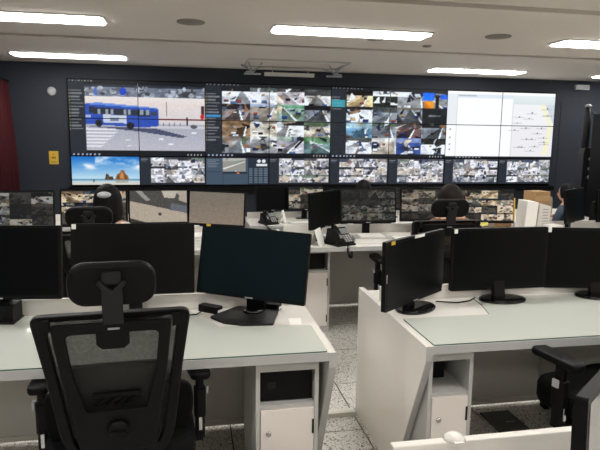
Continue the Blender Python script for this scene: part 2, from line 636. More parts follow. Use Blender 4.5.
def pic_map():
    a = canvas(160, 90, (246, 247, 250))
    rs = np.random.RandomState(9)
    P_rect(a, 0, 0, 1, 0.045, (250, 250, 250))
    P_rect(a, 0.0, 0.045, 0.085, 0.5, (226, 232, 236))
    P_rect(a, 0.085, 0.05, 0.6, 0.10, (218, 228, 238))
    P_rect(a, 0.1, 0.055, 0.26, 0.075, (150, 158, 170), 0.6)
    P_rect(a, 0.085, 0.05, 0.09, 1, (206, 210, 214))
    P_rect(a, 0.6, 0.1, 1, 1, (236, 237, 240))
    P_rect(a, 0.6, 0.5, 1, 0.96, (232, 231, 236))
    P_rect(a, 0.6, 0.05, 0.605, 1, (200, 204, 210))
    P_grad(a, 0.6, 0.05, 1, 0.18, (224, 234, 236), (214, 224, 226))
    P_poly(a, [(0.86, 0.18), (0.90, 0.18), (0.985, 0.5), (0.95, 0.95), (0.90, 0.95), (0.955, 0.5)], (240, 238, 200))
    P_poly(a, [(0.91, 0.18), (1.0, 0.18), (1.0, 0.45), (0.985, 0.45)], (204, 212, 220))
    for _ in range(20):
        x, y = rs.uniform(0.62, 0.94), rs.uniform(0.2, 0.9)
        P_rect(a, x, y, x + 0.012, y + 0.02, (70, 72, 76))
        P_rect(a, x - 0.05, y + 0.012, x + 0.05, y + 0.016, (168, 170, 174), 0.6)
    for y in (0.56, 0.68, 0.78, 0.86):
        P_rect(a, 0.03, y, 0.045, y + 0.015, (120, 122, 126))
    P_rect(a, 0, 0.965, 1, 1, (22, 26, 34))
    for k in range(8):
        P_rect(a, 0.1 + 0.03 * k, 0.975, 0.112 + 0.03 * k, 0.99, (170, 180, 196))
    return a


def pic_beach():
    a = canvas(110, 50, (60, 150, 220))
    rs = np.random.RandomState(2)
    P_grad(a, 0, 0, 1, 0.8, (22, 110, 200), (196, 226, 240))
    yy, xx = np.mgrid[0:50, 0:110]
    xx, yy = xx / 110.0, yy / 50.0
    cl = fbm(110, 50, rs, 4, 4)
    band = np.exp(-((yy - 0.30 - 0.45 * (xx - 0.15)) / 0.10) ** 2) * (xx > 0.05) * (xx < 0.62) + 1.1 * np.exp(-((yy - 0.16 - 0.35 * (xx - 0.6)) / 0.17) ** 2) * (xx > 0.34)
    al = np.clip((cl - 0.38) * 3.2, 0, 1) * np.clip(band, 0, 1)
    a[:] = a * (1 - al[:, :, None]) + np.array([0.95, 0.97, 0.99]) * al[:, :, None]
    P_grad(a, 0, 0.79, 1, 0.86, (96, 150, 182), (140, 178, 196))
    P_grad(a, 0, 0.86, 1, 1.0, (196, 210, 214), (214, 206, 194))
    P_poly(a, [(0.48, 0.82), (0.50, 0.60), (0.53, 0.62), (0.55, 0.70), (0.60, 0.70), (0.61, 0.82)], (74, 58, 46))
    P_poly(a, [(0.63, 0.82), (0.66, 0.62), (0.70, 0.58), (0.73, 0.46), (0.77, 0.50), (0.79, 0.62), (0.82, 0.66), (0.84, 0.82)], (150, 98, 54))
    P_poly(a, [(0.70, 0.75), (0.72, 0.55), (0.75, 0.6), (0.76, 0.78)], (212, 150, 80), 0.8)
    P_poly(a, [(0.66, 0.80), (0.67, 0.66), (0.69, 0.64), (0.70, 0.80)], (92, 66, 46), 0.8)
    P_poly(a, [(0.77, 0.82), (0.775, 0.60), (0.80, 0.68), (0.81, 0.82)], (104, 72, 48), 0.8)
    P_poly(a, [(0.51, 0.80), (0.52, 0.66), (0.535, 0.68), (0.545, 0.80)], (120, 96, 70), 0.7)
    P_rect(a, 0.64, 0.84, 0.83, 0.92, (150, 128, 104), 0.5)
    P_rect(a, 0.31, 0.80, 0.325, 0.9, (70, 66, 62))
    P_noise(a, rs, 0.012)
    return a


def pic_strip(seed, x0=0.16):
    a = canvas(110, 50, (38, 44, 54))
    rs = np.random.RandomState(seed)
    P_rect(a, 0.02, 0.08, 0.12, 0.10, (150, 152, 158))
    P_rect(a, 0.02, 0.14, 0.10, 0.16, (110, 112, 120))
    feeds(a, x0, 0.05, 0.985, 0.93, 4, 3, rs, 1.04, (0.99, 1.0, 1.05), busy=1.2)
    for _ in range(16):
        x, y = rs.uniform(x0 + .05, 0.94), rs.uniform(0.12, 0.86)
        P_ell(a, x, y, rs.uniform(0.012, 0.035), rs.uniform(0.03, 0.09), [(240, 242, 246), (30, 34, 58), (206, 196, 176), (236, 238, 244), (96, 104, 128)][rs.randint(5)], 0.9)
    P_noise(a, rs, 0.02)
    return a


def pic_dash():
    a = canvas(110, 50, (66, 82, 100))
    rs = np.random.RandomState(4)
    P_rect(a, 0, 0, 1, 0.04, (28, 32, 40))
    P_rect(a, 0.26, 0.04, 0.27, 1, (40, 50, 64))
    P_rect(a, 0.0, 0.52, 0.26, 0.54, (40, 50, 64))
    for k in range(5):
        P_rect(a, 0.03, 0.1 + 0.06 * k, 0.03 + rs.uniform(0.06, 0.18), 0.125 + 0.06 * k, (150, 160, 172), 0.7)
    b = street(40, 24, rs, (150, 150, 146), (176, 180, 176), 0.8)
    P_poly(b, [(0, 0.4), (0.9, 0.1), (1, 0.15), (1, 0.9), (0.3, 1), (0, 1)], (146, 146, 142))
    P_poly(b, [(0.0, 0.75), (0.95, 0.25), (0.97, 0.28), (0.05, 0.85)], (222, 222, 216))
    a[2:26, 29:69] = b
    P_rect(a, 0.27, 0.54, 0.65, 0.6, (34, 40, 50))
    P_rect(a, 0.48, 0.56, 0.53, 0.6, (220, 130, 60))
    P_rect(a, 0.66, 0.04, 1, 1, (38, 48, 62))
    for x in (0.84, 0.92):
        P_ell(a, x, 0.14, 0.03, 0.06, (230, 232, 236))
    P_rect(a, 0.8, 0.24, 0.97, 0.33, (222, 226, 230))
    for j in range(9):
        for i in range(4):
            P_rect(a, 0.68 + 0.08 * i, 0.4 + 0.062 * j, 0.74 + 0.08 * i, 0.44 + 0.062 * j, (112, 128, 148), 0.8)
    return a


def pic_desk_cctv(seed, gain=0.62, tint=(1.0, 0.95, 0.86), nx=4, ny=4):
    a = canvas(96, 54, (24, 24, 24))
    rs = np.random.RandomState(seed)
    feeds(a, 0.0, 0.04, 1, 0.96, nx, ny, rs, gain, tint, con=1.75, busy=2.4)
    for _ in range(5):                                                # feeds that are nearly black
        i, j = rs.randint(nx), rs.randint(ny)
        P_rect(a, i / nx, 0.04 + 0.92 * j / ny, (i + 1) / nx, 0.04 + 0.92 * (j + 1) / ny, (16, 16, 16), 0.7)
    P_noise(a, rs, 0.02)
    return a


def pic_pavement():
    a = canvas(96, 54, (176, 164, 148))
    rs = np.random.RandomState(8)
    P_poly(a, [(0, 0), (0.75, 0), (1, 0.32), (1, 0.72), (0.0, 0.32)], (74, 72, 70))
    P_poly(a, [(0.55, 0.0), (0.83, 0.0), (0.78, 0.25), (0.6, 0.22)], (188, 180, 168))
    P_poly(a, [(0.88, 0.0), (1.0, 0.0), (1.0, 0.4), (0.85, 0.3)], (170, 160, 148))
    P_poly(a, [(0.1, 0.0), (0.2, 0.0), (0.36, 0.3), (0.28, 0.32)], (150, 148, 142))
    P_poly(a, [(0.72, 0.4), (1.0, 0.5), (1.0, 0.7), (0.7, 0.62)], (98, 102, 110))
    P_ell(a, 0.52, 0.74, 0.03, 0.05, (60, 52, 44))
    P_poly(a, [(0, 0.85), (0.3, 1), (0, 1)], (58, 54, 50))
    P_noise(a, rs, 0.03)
    return a


def pic_ground():
    a = canvas(96, 54, (138, 126, 111))
    rs = np.random.RandomState(12)
    P_grad(a, 0, 0, 1, 1, (126, 118, 106), (146, 132, 116))
    P_noise(a, rs, 0.025)
    for _ in range(60):
        x, y = rs.uniform(0.05, 0.95), rs.uniform(0.1, 0.95)
        P_rect(a, x, y, x + 0.012, y + 0.02, (98, 90, 80), 0.7)
    return a


def screen(name, arr, w_, h_, parent, loc, gain=1.0):
    """flat lit picture facing -Y, centre at loc"""
    ny, nx = arr.shape[:2]
    xs = (np.arange(nx) / (nx - 1) - 0.5) * w_
    zs = (0.5 - np.arange(ny) / (ny - 1)) * h_
    gx, gz = np.meshgrid(xs, zs)
    co = np.zeros((ny * nx, 3), np.float32)
    co[:, 0] = gx.ravel()
    co[:, 2] = gz.ravel()
    i = np.arange(ny * nx).reshape(ny, nx)
    q = np.stack([i[1:, :-1], i[1:, 1:], i[:-1, 1:], i[:-1, :-1]], -1).reshape(-1, 4)
    me = bpy.data.meshes.new(name)
    me.vertices.add(len(co))
    me.vertices.foreach_set('co', co.ravel())
    me.loops.add(q.size)
    me.loops.foreach_set('vertex_index', q.ravel().astype(np.int32))
    me.polygons.add(len(q))
    me.polygons.foreach_set('loop_start', np.arange(0, q.size, 4, dtype=np.int32))
    me.update(calc_edges=True)
    at = me.color_attributes.new('picture', 'FLOAT_COLOR', 'POINT')
    rgba = np.ones((ny * nx, 4), np.float32)
    rgba[:, :3] = lin(np.clip(arr, 0, 1)).reshape(-1, 3) * gain
    at.data.foreach_set('color', rgba.ravel())
    me.materials.append(SCREEN)
    return link_mesh(name, me, parent, loc)


# ------------------------------------------------------------------ the setting
def structure(o):
    o['kind'] = 'structure'
    return o


TX, TY, TOX, TOY = 0.70, 0.585, 0.895, 3.38
fl = structure(MB().box(X0, X1, YB, STEP_Y, -0.15, -0.012).build('floor', DARKSEAM))
fl2 = structure(MB().box(X0, X1, STEP_Y, WALL_Y + 0.1, LOW - 0.15, LOW - 0.012).build('floor', DARKSEAM))
tile_me = MB().box(-TX / 2 + 0.004, TX / 2 - 0.004, -TY / 2 + 0.004, TY / 2 - 0.004, -0.012, 0.0).mesh('floor_tile', TILE)
i0 = math.ceil((X0 - TOX) / TX)
i1 = math.floor((X1 - TOX) / TX)
j0 = math.ceil((YB - TOY) / TY)
j1 = math.floor((WALL_Y - TOY) / TY)
for j in range(j0, j1):
    for i in range(i0, i1):
        x, y = TOX + (i + 0.5) * TX, TOY + (j + 0.5) * TY
        if y + TY / 2 <= STEP_Y:
            link_mesh('floor_tile', tile_me, fl, (x, y, 0.0))
        elif y - TY / 2 >= STEP_Y - 0.3:
            link_mesh('floor_tile', tile_me, fl2, (x, y + TY * 0.5, LOW))
structure(MB().box(X0, X1, STEP_Y - 0.04, STEP_Y, LOW - 0.01, -0.001).build('trim_1', ALU))

wb = structure(MB().box(X0 - 0.1, X1 + 0.1, WALL_Y + 0.06, WALL_Y + 0.2, LOW - 0.1, CEIL + 0.2).build('wall_back', NAVY))
structure(MB().box(X0 - 0.12, X0, YB - 0.1, WALL_Y + 0.2, LOW - 0.1, CEIL + 0.2).build('wall_left', NAVY))
structure(MB().box(X1, X1 + 0.12, YB - 0.1, WALL_Y + 0.2, LOW - 0.1, CEIL + 0.2).build('wall_right', NAVY))
structure(MB().box(X0 - 0.1, X1 + 0.1, YB - 0.12, YB, -0.15, CEIL + 0.2).build('wall_front', PALE_WALL))

ce = structure(MB().box(X0 - 0.1, X1 + 0.1, YB - 0.1, WALL_Y + 0.2, CEIL + 0.06, CEIL + 0.2).build('ceiling', SLOT))
slots = [-0.27, 2.13, 4.53, 6.96]
ya = YB
for k, s in enumerate(slots + [WALL_Y + 0.16]):
    yb = s - 0.075 if k < len(slots) else WALL_Y + 0.06
    MB().box(X0, X1, ya, yb, CEIL, CEIL + 0.06).build('ceiling_panel', CEILM, ce)
    ya = s + 0.075

# video wall ---------------------------------------------------------------
VX, PW, PH, PL = -1.79, 1.02, 0.572, 0.455
VZ1 = 2.392
vw = thing('video_wall', 'wide wall of tiled lit screens showing camera feeds on the dark far wall', 'video wall', (VX + 4 * PW, WALL_Y + 0.06, LOW))
ox, oy, oz = vw.location
MB().box(-4 * PW - 0.02, 4 * PW + 0.02, -0.02, 0.0, VZ1 - 2 * PH - PL - 0.03 - oz, VZ1 + 0.02 - oz).build('mounting_board', BLACK, vw)
panel_up = MB().box(-PW / 2 + 0.002, PW / 2 - 0.002, -0.06, -0.021, -PH / 2 + 0.002, PH / 2 - 0.002).mesh('display_panel', BLACK_GLOSS)
panel_lo = MB().box(-PW / 2 + 0.002, PW / 2 - 0.002, -0.06, -0.021, -PL / 2 + 0.002, PL / 2 - 0.002).mesh('display_panel', BLACK_GLOSS)
quads = [pic_bus(),
         pic_quad(5, (0.42, 0.46, (64, 150, 214)), {(2, 0): dict(ground=(200, 190, 190), top=(90, 88, 86), dirn=0.2), (1, 0): dict(ground=(206, 204, 206), top=(100, 104, 100), dirn=0.6),
                      (2, 1): dict(ground=(140, 158, 146), top=(104, 140, 118)), (1, 1): dict(ground=(164, 154, 144), top=(150, 160, 174)), (0, 1): dict(ground=(150, 140, 138), top=(70, 62, 64)),
                      (3, 3): dict(ground=(120, 140, 140), top=(110, 140, 110)), (2, 3): dict(ground=(176, 172, 176), top=(150, 160, 150)), (0, 2): dict(ground=(160, 136, 112), top=(130, 108, 88))}),
         pic_quad(11, (0.18, 0.28, (70, 170, 186)), {(3, 0): 'market', (3, 1): 'dark', (2, 2): dict(ground=(112, 92, 90), top=(90, 84, 84), dirn=0.7), (0, 0): dict(ground=(214, 190, 150), top=(50, 46, 44)),
                      (2, 3): dict(ground=(70, 88, 134), top=(120, 130, 160)), (0, 1): dict(ground=(214, 214, 214), top=(60, 56, 56)), (1, 0): dict(ground=(60, 62, 60), top=(230, 230, 232)), (0, 2): dict(ground=(110, 140, 160), top=(150, 170, 176))}),
         pic_map()]
gains = [1.0, 1.0, 1.0, 1.06]
for q in range(4):
    for r in range(2):
        for c in range(2):
            px = -4 * PW + (q * 2 + c + 0.5) * PW
            pz = VZ1 - (r + 0.5) * PH - oz
            p = link_mesh('display_panel', panel_up, vw, (px, 0, pz))
            arr = quads[q][r * 45:(r + 1) * 45, c * 80:(c + 1) * 80]
            screen('picture', arr, PW - 0.012, PH - 0.012, p, (0, -0.0615, 0), gains[q])
lows = [pic_beach(), pic_strip(21), pic_dash(), pic_strip(22), pic_strip(23), pic_strip(24), pic_strip(25), pic_strip(26)]
for k in range(8):
    p = link_mesh('display_panel', panel_lo, vw, (-4 * PW + (k + 0.5) * PW, 0, VZ1 - 2 * PH - PL / 2 - oz))
    screen('picture', lows[k], PW - 0.014, PL - 0.02, p, (0, -0.0615, 0))
MB().box(-4 * PW - 0.05, 4 * PW + 0.05, -0.14, -0.0, VZ1 - 2 * PH - PL - 0.10 - oz, VZ1 - 2 * PH - PL - 0.03 - oz).build('ledge', BLACK, vw)

# wall fittings
t = MB()
t.lathe([(0.066, 0), (0.066, 0.018), (0.05, 0.03), (0.02, 0.034)], 24)
o = t.build('wall_speaker', SILVER_DULL, loc=(-2.03, WALL_Y + 0.06, 2.21))
o.rotation_euler = (math.pi / 2, 0, 0)
tag(o, 'small round pale grey speaker high on the dark wall left of the screens', 'speaker')
s = thing('wall_sign', 'yellow paper sign on the dark wall beside the screens', 'sign', (-2.045, WALL_Y + 0.06, 1.115))
MB().box(-0.067, 0.067, -0.008, 0, 0, 0.2).build('sheet', YEL, s)
for a_, c_, e_ in ((0.03, 0.085, 0.115), (0.045, 0.03, 0.04), (0.02, 0.15, 0.16)):
    MB().box(-a_, a_, -0.0095, -0.008, c_, e_).build('print', BROWNINK, s)
s = thing('wall_lamp_box', 'small grey emergency light box high on the dark wall right of the map screen', 'light box', (6.89, WALL_Y + 0.06, 2.47))
MB().box(-0.135, 0.135, -0.07, 0, 0, 0.09).build('housing', SILVER_DULL, s, bevel=0.008)
MB().box(-0.12, 0.12, -0.075, -0.07, 0.012, 0.078).build('lens', mat('grey_lens', rgb(150, 152, 154), 0.4), s)
structure(MB().box(6.53, 6.55, WALL_Y + 0.05, WALL_Y + 0.06, LOW, 2.25).build('trim_2', NAVY))

# red curtain along the left wall
def curtain(label, y0, y1):
    m = MB()
    n = 90
    vs_, fs = [], []
    for k in range(n + 1):
        y = y0 + (y1 - y0) * k / n
        d = 0.17 + 0.035 * math.sin(k * 0.9) + 0.012 * math.sin(k * 2.3)
        flare = 0.05
        for x, z in ((X0 + d + flare, LOW + 0.03), (X0 + d + 0.03, 1.2), (X0 + d * 0.8, 2.32)):
            vs_.append((x, y, z))
        for x, z in ((X0 + d + flare + 0.006, LOW + 0.03), (X0 + d + 0.036, 1.2), (X0 + d * 0.8 + 0.006, 2.32)):
            vs_.append((x, y, z))
    for k in range(n):
        a, b = 6 * k, 6 * (k + 1)
        for i in range(2):
            fs += [(a + i, a + i + 1, b + i + 1, b + i), (a + 3 + i, b + 3 + i, b + 4 + i, a + 4 + i)]
        fs += [(a + 2, a + 5, b + 5, b + 2), (a, b, b + 3, a + 3)]
    m._add(vs_, fs, True)
    c = thing('curtain', label, 'curtain', (X0 + 0.05, (y0 + y1) / 2, LOW))
    ob = m.build('cloth', RED, c, loc=(-(X0 + 0.05), -(y0 + y1) / 2, -LOW))
    MB().tube([(0.09, y0 - (y0 + y1) / 2, 2.34 - LOW), (0.09, y1 - (y0 + y1) / 2, 2.34 - LOW)], 0.012).build('rail', BLACK, c)
    return c


curtain('dark red pleated curtain hanging on the left wall by the corner', 6.4, 9.36)


# ceiling lights -----------------------------------------------------------
LEN, WID = 1.60, 0.33


def ceiling_light(x, y, label, ln=LEN, group='long ceiling lights'):
    c = thing('ceiling_light', label, 'ceiling light', (x, y, CEIL), 0, group)
    outer = rpoly([(-ln / 2 - 0.03, -WID / 2 - 0.02), (ln / 2 + 0.03, -WID / 2 - 0.02), (ln / 2 + 0.03, WID / 2 + 0.02), (-ln / 2 - 0.03, WID / 2 + 0.02)], 0.05)
    MB().prism(outer, -0.012, 0.0).build('frame', LAMPFRAME, c)
    inner = rpoly([(-ln / 2, -WID / 2), (ln / 2, -WID / 2), (ln / 2, WID / 2), (-ln / 2, WID / 2)], 0.03)
    MB().prism(inner, -0.026, -0.0121).build('diffuser', LAMPM, c)
    return c


ceiling_light(-1.58, 5.87, 'long lit ceiling light nearest the upper left corner of the picture')
ceiling_light(1.64, 5.87, 'long lit ceiling light at top centre, nearer than the hanging ceiling bracket')
ceiling_light(4.78, 5.87, 'long lit ceiling light cut by the right edge, in front of the round vent')
ceiling_light(-1.57, 8.50, 'long lit ceiling light close above the bus screen at the far wall', 1.44)
ceiling_light(4.41, 8.53, 'long lit ceiling light close above the white map screen', 1.50)
ceiling_light(7.36, 8.55, 'lit ceiling light above the grey light box, mostly cut by the right edge')
for y in (3.25, 0.9, -1.4):
    for x in (-1.58, 1.64, 4.78, 7.3):
        ceiling_light(x, y, 'long lit ceiling light above the near desks, out of the picture', group='ceiling lights out of the picture')
ceiling_light(7.3, 5.87, 'long lit ceiling light beyond the right edge of the picture', ln=1.2)

VENT = mat('ceiling_speaker_grille', rgb(146, 140, 132), 0.7)


def ceiling_disc(name, x, y, r, label, cat):
    c = thing(name, label, cat, (x, y, CEIL))
    MB().lathe([(r, -0.012), (r * 1.02, -0.004), (r * 1.02, 0.0)], 28).build('rim', VENT, c)
    m = MB()
    for k in range(3):
        rr = r * (0.85 - 0.25 * k)
        m.lathe([(rr - 0.02, -0.0125 - 0.003 * (k + 1)), (rr, -0.0125 - 0.003 * k)], 24)
    m.build('grille', VENT, c)
    return c


ceiling_disc('ceiling_speaker', 0.03, 5.76, 0.13, 'round grey ceiling speaker between the two nearer lit lights on the left', 'speaker')
ceiling_disc('ceiling_speaker', 3.18, 5.73, 0.13, 'round grey ceiling speaker left of the right edge light', 'speaker')
ceiling_disc('smoke_detector', 2.72, 6.50, 0.05, 'tiny round smoke detector on the ceiling past the centre light', 'detector')
ceiling_disc('ceiling_speaker', 2.0, 6.2, 0.09, 'small pale round speaker just behind the centre ceiling light', 'speaker')

# ceiling bracket
WIRE = mat('bracket_grey', rgb(200, 197, 190), 0.4)
b = thing('ceiling_bracket', 'silver metal hanging bracket frame on the ceiling above the screens', 'bracket', (1.55, 8.6, CEIL))
m = MB()
for y in (-0.45, 0.35):
    m.box(-0.72, 0.72, y - 0.012, y + 0.012, -0.02, 0.0)
for x in (-0.72, 0.72):
    m.box(x - 0.012, x + 0.012, -0.45, 0.35, -0.02, 0.0)
m.build('ceiling_frame', WIRE, b)
for sx in (-1, 1):
    m = MB()
    m.tube([(sx * 0.70, -0.1, -0.01), (sx * 0.62, 0.1, -0.14)], 0.012)
    m.tube([(sx * 0.78, 0.2, -0.01), (sx * 0.60, 0.1, -0.12)], 0.012)
    m.tube([(sx * 0.45, 0.2, -0.02), (sx * 0.72, 0.08, -0.13)], 0.010)
    m.tube([(sx * 0.50, -0.1, -0.01), (sx * 0.62, 0.1, -0.14)], 0.007)
    m.tube([(sx * 0.70, 0.3, -0.01), (sx * 0.62, 0.1, -0.14)], 0.007)
    m.box(sx * 0.62 - 0.12, sx * 0.62 + 0.12, 0.07, 0.13, -0.155, -0.135)
    m.box(sx * 0.66 - 0.06, sx * 0.66 + 0.06, 0.02, 0.1, -0.13, -0.115)
    m.build('hanger', SILVER_DULL, b)
m = MB().box(-0.42, 0.34, 0.22, 0.30, -0.15, -0.10)
m.tube([(-0.3, 0.26, -0.11), (-0.3, 0.26, 0.0)], 0.006).tube([(0.25, 0.26, -0.11), (0.25, 0.26, 0.0)], 0.006)
m.build('bar', WIRE, b)

# ------------------------------------------------------------------ desks
def desk(label, trough, x0, x1, yf, z0=0.0, ends=(True, True)):
    """operator desk; front edge (user side) at yf, end panels at x0 and x1"""
    d = thing('operator_desk', label, 'desk', ((x0 + x1) / 2, yf + 0.45, z0), 0, 'white operator desks')
    hx = (x1 - x0) / 2
    f = -0.45
    MB().box(-hx + 0.028, hx - 0.028, f + 0.006, f + 0.66, DESK - 0.03, DESK).build('worktop', WHITE, d)
    MB().box(-hx + 0.028, hx - 0.028, f, f + 0.006, DESK - 0.034, DESK).build('front_edge', GREY_EDGE, d)
    prof = [(f, DESK), (f, DESK - 0.06), (f + 0.012, DESK - 0.09), (f + 0.31, 0.0), (f + 0.94, 0.0), (f + 0.94, DESK)]
    for on, x in zip(ends, (-hx, hx - 0.028)):
        if not on:
            continue
        p = MB().prism(prof, x, x + 0.028, 'x').build('end_panel', WHITE, d)
        band = [(f - 0.003, DESK), (f - 0.003, DESK - 0.06), (f + 0.009, DESK - 0.092), (f + 0.306, 0.0), (f + 0.31, 0.0), (f + 0.012, DESK - 0.09), (f, DESK - 0.06), (f, DESK)]
        MB().prism(band[:2] + band[6:], x, x + 0.028, 'x').prism([band[1], band[2], band[5], band[6]], x, x + 0.028, 'x').prism([band[2], band[3], band[4], band[5]], x, x + 0.028, 'x').build('edge_band', GREY_EDGE, p)
    MB().box(-hx + 0.028, hx - 0.028, f + 0.86, f + 0.88, 0.055, DESK - 0.045).build('modesty_panel', PANEL_GREY, d)
    MB().box(-hx + 0.028, hx - 0.028, f + 0.845, f + 0.885, 0.03, 0.055).build('bottom_rail', RAIL, d)
    tr = thing('cable_trough', trough, 'cable trough', ((x0 + x1) / 2, yf + 0.80, z0 + DESK - 0.045), 0, 'cable troughs behind the desks')
    MB().box(-hx + 0.03, hx - 0.03, -0.138, -0.12, 0.0, 0.118).build('upstand', WHITE, tr)
    MB().box(-hx + 0.03, hx - 0.03, -0.12, 0.138, 0.0, 0.025).build('shelf', PANEL_GREY, tr)
    return d


def cabinet(label, x0, x1, yf, z0=0.0, hinge_right=True, depth=0.5):
    wd = (x1 - x0) / 2
    c = thing('desk_cabinet', label, 'cabinet', ((x0 + x1) / 2, yf + depth / 2, z0), 0, 'cabinets under the desks')
    f, bk = -depth / 2, depth / 2
    t_ = 0.016
    top = DESK - 0.045
    m = MB()
    m.box(-wd, -wd + t_, f, bk, 0.0, top).box(wd - t_, wd, f, bk, 0.0, top)
    m.box(-wd + t_, wd - t_, f, bk, top - 0.035, top).box(-wd + t_, wd - t_, f, bk, 0.0, 0.05)
    m.box(-wd + t_, wd - t_, bk - t_, bk, 0.05, top - 0.035).box(-wd + t_, wd - t_, f + 0.004, bk - t_, 0.500, 0.515)
    m.build('body', CAB, c)
    dr = MB().box(-wd + t_ + 0.002, wd - t_ - 0.002, f - 0.004, f + 0.014, 0.055, 0.498).build('door', DOOR, c, bevel=0.002)
    s_ = 1 if hinge_right else -1
    lk = MB().lathe([(0.0115, 0), (0.0115, 0.004), (0.008, 0.008)], 14).build('lock', CHROME, dr, loc=(-s_ * (wd - 0.05), f - 0.004, 0.40))
    lk.rotation_euler = (math.pi / 2, 0, 0)
    for z in (0.42, 0.12):
        MB().box(s_ * (wd - t_ - 0.006) - 0.004, s_ * (wd - t_ - 0.006) + 0.004, f - 0.007, f - 0.004, z - 0.03, z + 0.03).build('hinge', CHARCOAL, dr)
    return c


R1, R2, R3 = 2.06, 4.18, 6.42
desk('white operator desk with glass top in the front left behind the black mesh chair', 'white cable upstand along the back of the front left desk', -2.45, 0.545, R1)
desk('white operator desk with glass top in the front right, white end panel facing the aisle', 'white cable upstand along the back of the front right desk', 0.915, 3.6, R1)
desk('second row white desk on the left, hidden behind the front left monitors', 'cable upstand of the hidden second row desk on the left', -2.55, 0.47, R2)
desk('second row white desk carrying the black telephone and binders', 'white cable upstand behind the near telephone and binders', 0.755, 4.6, R2)
desk('third row white desk on the left below the landscape screen', 'cable upstand of the third row desk below the landscape screen', -2.3, 0.1, R3, LOW)
desk('third row white desk with a telephone, seen over the tilted front monitor', 'white cable upstand behind the far telephone', 0.66, 5.2, R3, LOW)
structure(MB().box(0.56, 0.90, 2.945, 3.0, 0.0, 0.024).build('trim_3', RAIL))

cabinet('grey cabinet with white lockable door under the front left desk', 0.238, 0.487, 2.10)
cabinet('grey cabinet with white lockable door under the front right desk', 0.950, 1.145, 2.10)
cabinet('white cabinet under the second row desk with the telephone', 0.80, 1.085, 4.36, hinge_right=True)
def black_box(name, x, y, z, wx, wy, wz, label, cat):
    c = thing(name, label, cat, (x, y, z))
    MB().box(-wx / 2, wx / 2, -wy / 2, wy / 2, 0.004, wz).build('case', BLACK, c, bevel=0.004)
    MB().box(-wx * 0.35, -wx * 0.2, -wy / 2 - 0.001, -wy / 2, wz * 0.4, wz * 0.6).build('button', CHARCOAL, c)
    for sx in (-1, 1):
        MB().box(sx * wx * 0.35 - wx * 0.05, sx * wx * 0.35 + wx * 0.05, -wy * 0.4, wy * 0.4, 0, 0.004).build('foot', CHARCOAL, c)
    return c


black_box('computer', 0.3625, 2.345, 0.515, 0.21, 0.42, 0.137, 'black computer inside the open shelf of the front left cabinet', 'computer')
black_box('computer', 1.030, 2.42, 0.515, 0.11, 0.36, 0.115, 'black computer inside the open shelf of the front right cabinet', 'computer')
black_box('computer', 0.9425, 4.61, 0.515, 0.22, 0.40, 0.13, 'black computer inside the shelf of the second row cabinet', 'computer')

# pedestal further right under the front right desk
pd = thing('drawer_pedestal', 'pale grey pedestal on black feet under the front right desk, behind the chair arm', 'cabinet', (2.21, 2.62, 0))
MB().box(-0.2, 0.2, -0.29, 0.29, 0.035, 0.675).build('body', CAB, pd, bevel=0.004)
for sx in (-1, 1):
    for sy in (-1, 1):
        MB().box(sx * 0.17 - 0.02, sx * 0.17 + 0.02, sy * 0.25 - 0.025, sy * 0.25 + 0.025, 0, 0.035).build('foot', BLACK, pd)
for z0_, z1_ in ((0.05, 0.25), (0.255, 0.46), (0.465, 0.665)):
    dd = MB().box(-0.195, 0.195, -0.305, -0.29, z0_, z1_).build('drawer', DOOR, pd)
    MB().box(-0.06, 0.06, -0.312, -0.305, z1_ - 0.03, z1_ - 0.018).build('handle', ALU, dd)

# floor outlet plate
fo = thing('floor_outlet', 'dark grey square outlet plate set in the floor under the front right desk', 'outlet', (1.70, 2.72, 0.0))
MB().box(-0.09, 0.09, -0.13, 0.13, 0.0, 0.012).build('plate', mat('outlet_grey', rgb(74, 73, 72), 0.5), fo, bevel=0.003)
MB().box(0.0, 0.05, -0.003, 0.003, 0.012, 0.0135).build('latch', SILVER_DULL, fo)

# glass sheets lying on the front desks
def glass(label, pts, z=DESK):
    cx = sum(p[0] for p in pts) / len(pts)
    cy = sum(p[1] for p in pts) / len(pts)
    g = thing('glass_sheet', label, 'glass sheet', (cx, cy, z))
    q = [(x - cx, y - cy) for x, y in rpoly(pts, 0.008, 3)]
    MB().prism(q, 0.0, 0.004).build('edge', GLASS_EDGE, g)
    q2 = [(x * 0.9985, y * 0.995) for x, y in q]
    MB().prism(q2, 0.0035, 0.0052).build('top_face', GLASS, g)
    return g


glass('pale green glass sheet on the front left desk under the mesh chair headrest', [(-2.40, 2.066), (0.512, 2.066), (0.512, 2.385), (0.12, 2.42), (0.02, 2.62), (-0.02, 2.69), (-2.40, 2.69)])
glass('pale green glass sheet on the front right desk', [(0.950, 2.066), (3.55, 2.066), (3.55, 2.69), (1.44, 2.69), (1.42, 2.55), (1.38, 2.41), (0.950, 2.41)])

# nearest desk at the bottom right
nd = thing('operator_desk', 'nearest white desk, only its pale back panel showing at the bottom right', 'desk', (1.55, 0.95, 0), 0, 'white operator desks')
MB().box(-1.08, 1.1, -0.36, 0.27, DESK - 0.03, DESK).build('worktop', WHITE, nd)
MB().box(-1.08, 1.1, 0.27, 0.295, 0.06, 0.82).build('back_panel', WHITE, nd, bevel=0.003)
for x in (-1.08, 1.07):
    MB().prism([(-0.36, DESK - 0.03), (-0.1, 0), (0.27, 0), (0.27, DESK - 0.03)], x, x + 0.03, 'x').build('end_panel', WHITE, nd)
cap = thing('plastic_cap', 'small white rounded plastic cap on the top edge of the nearest desk panel', 'cap', (0.632, 1.2325, 0.82))
MB().lathe([(0.028, 0.0), (0.024, 0.007), (0.016, 0.013), (0.006, 0.015)], 20).build('dome', WHITE, cap)
MB().box(-0.012, 0.012, -0.032, -0.012, 0.0, 0.006).build('tab', WHITE, cap)


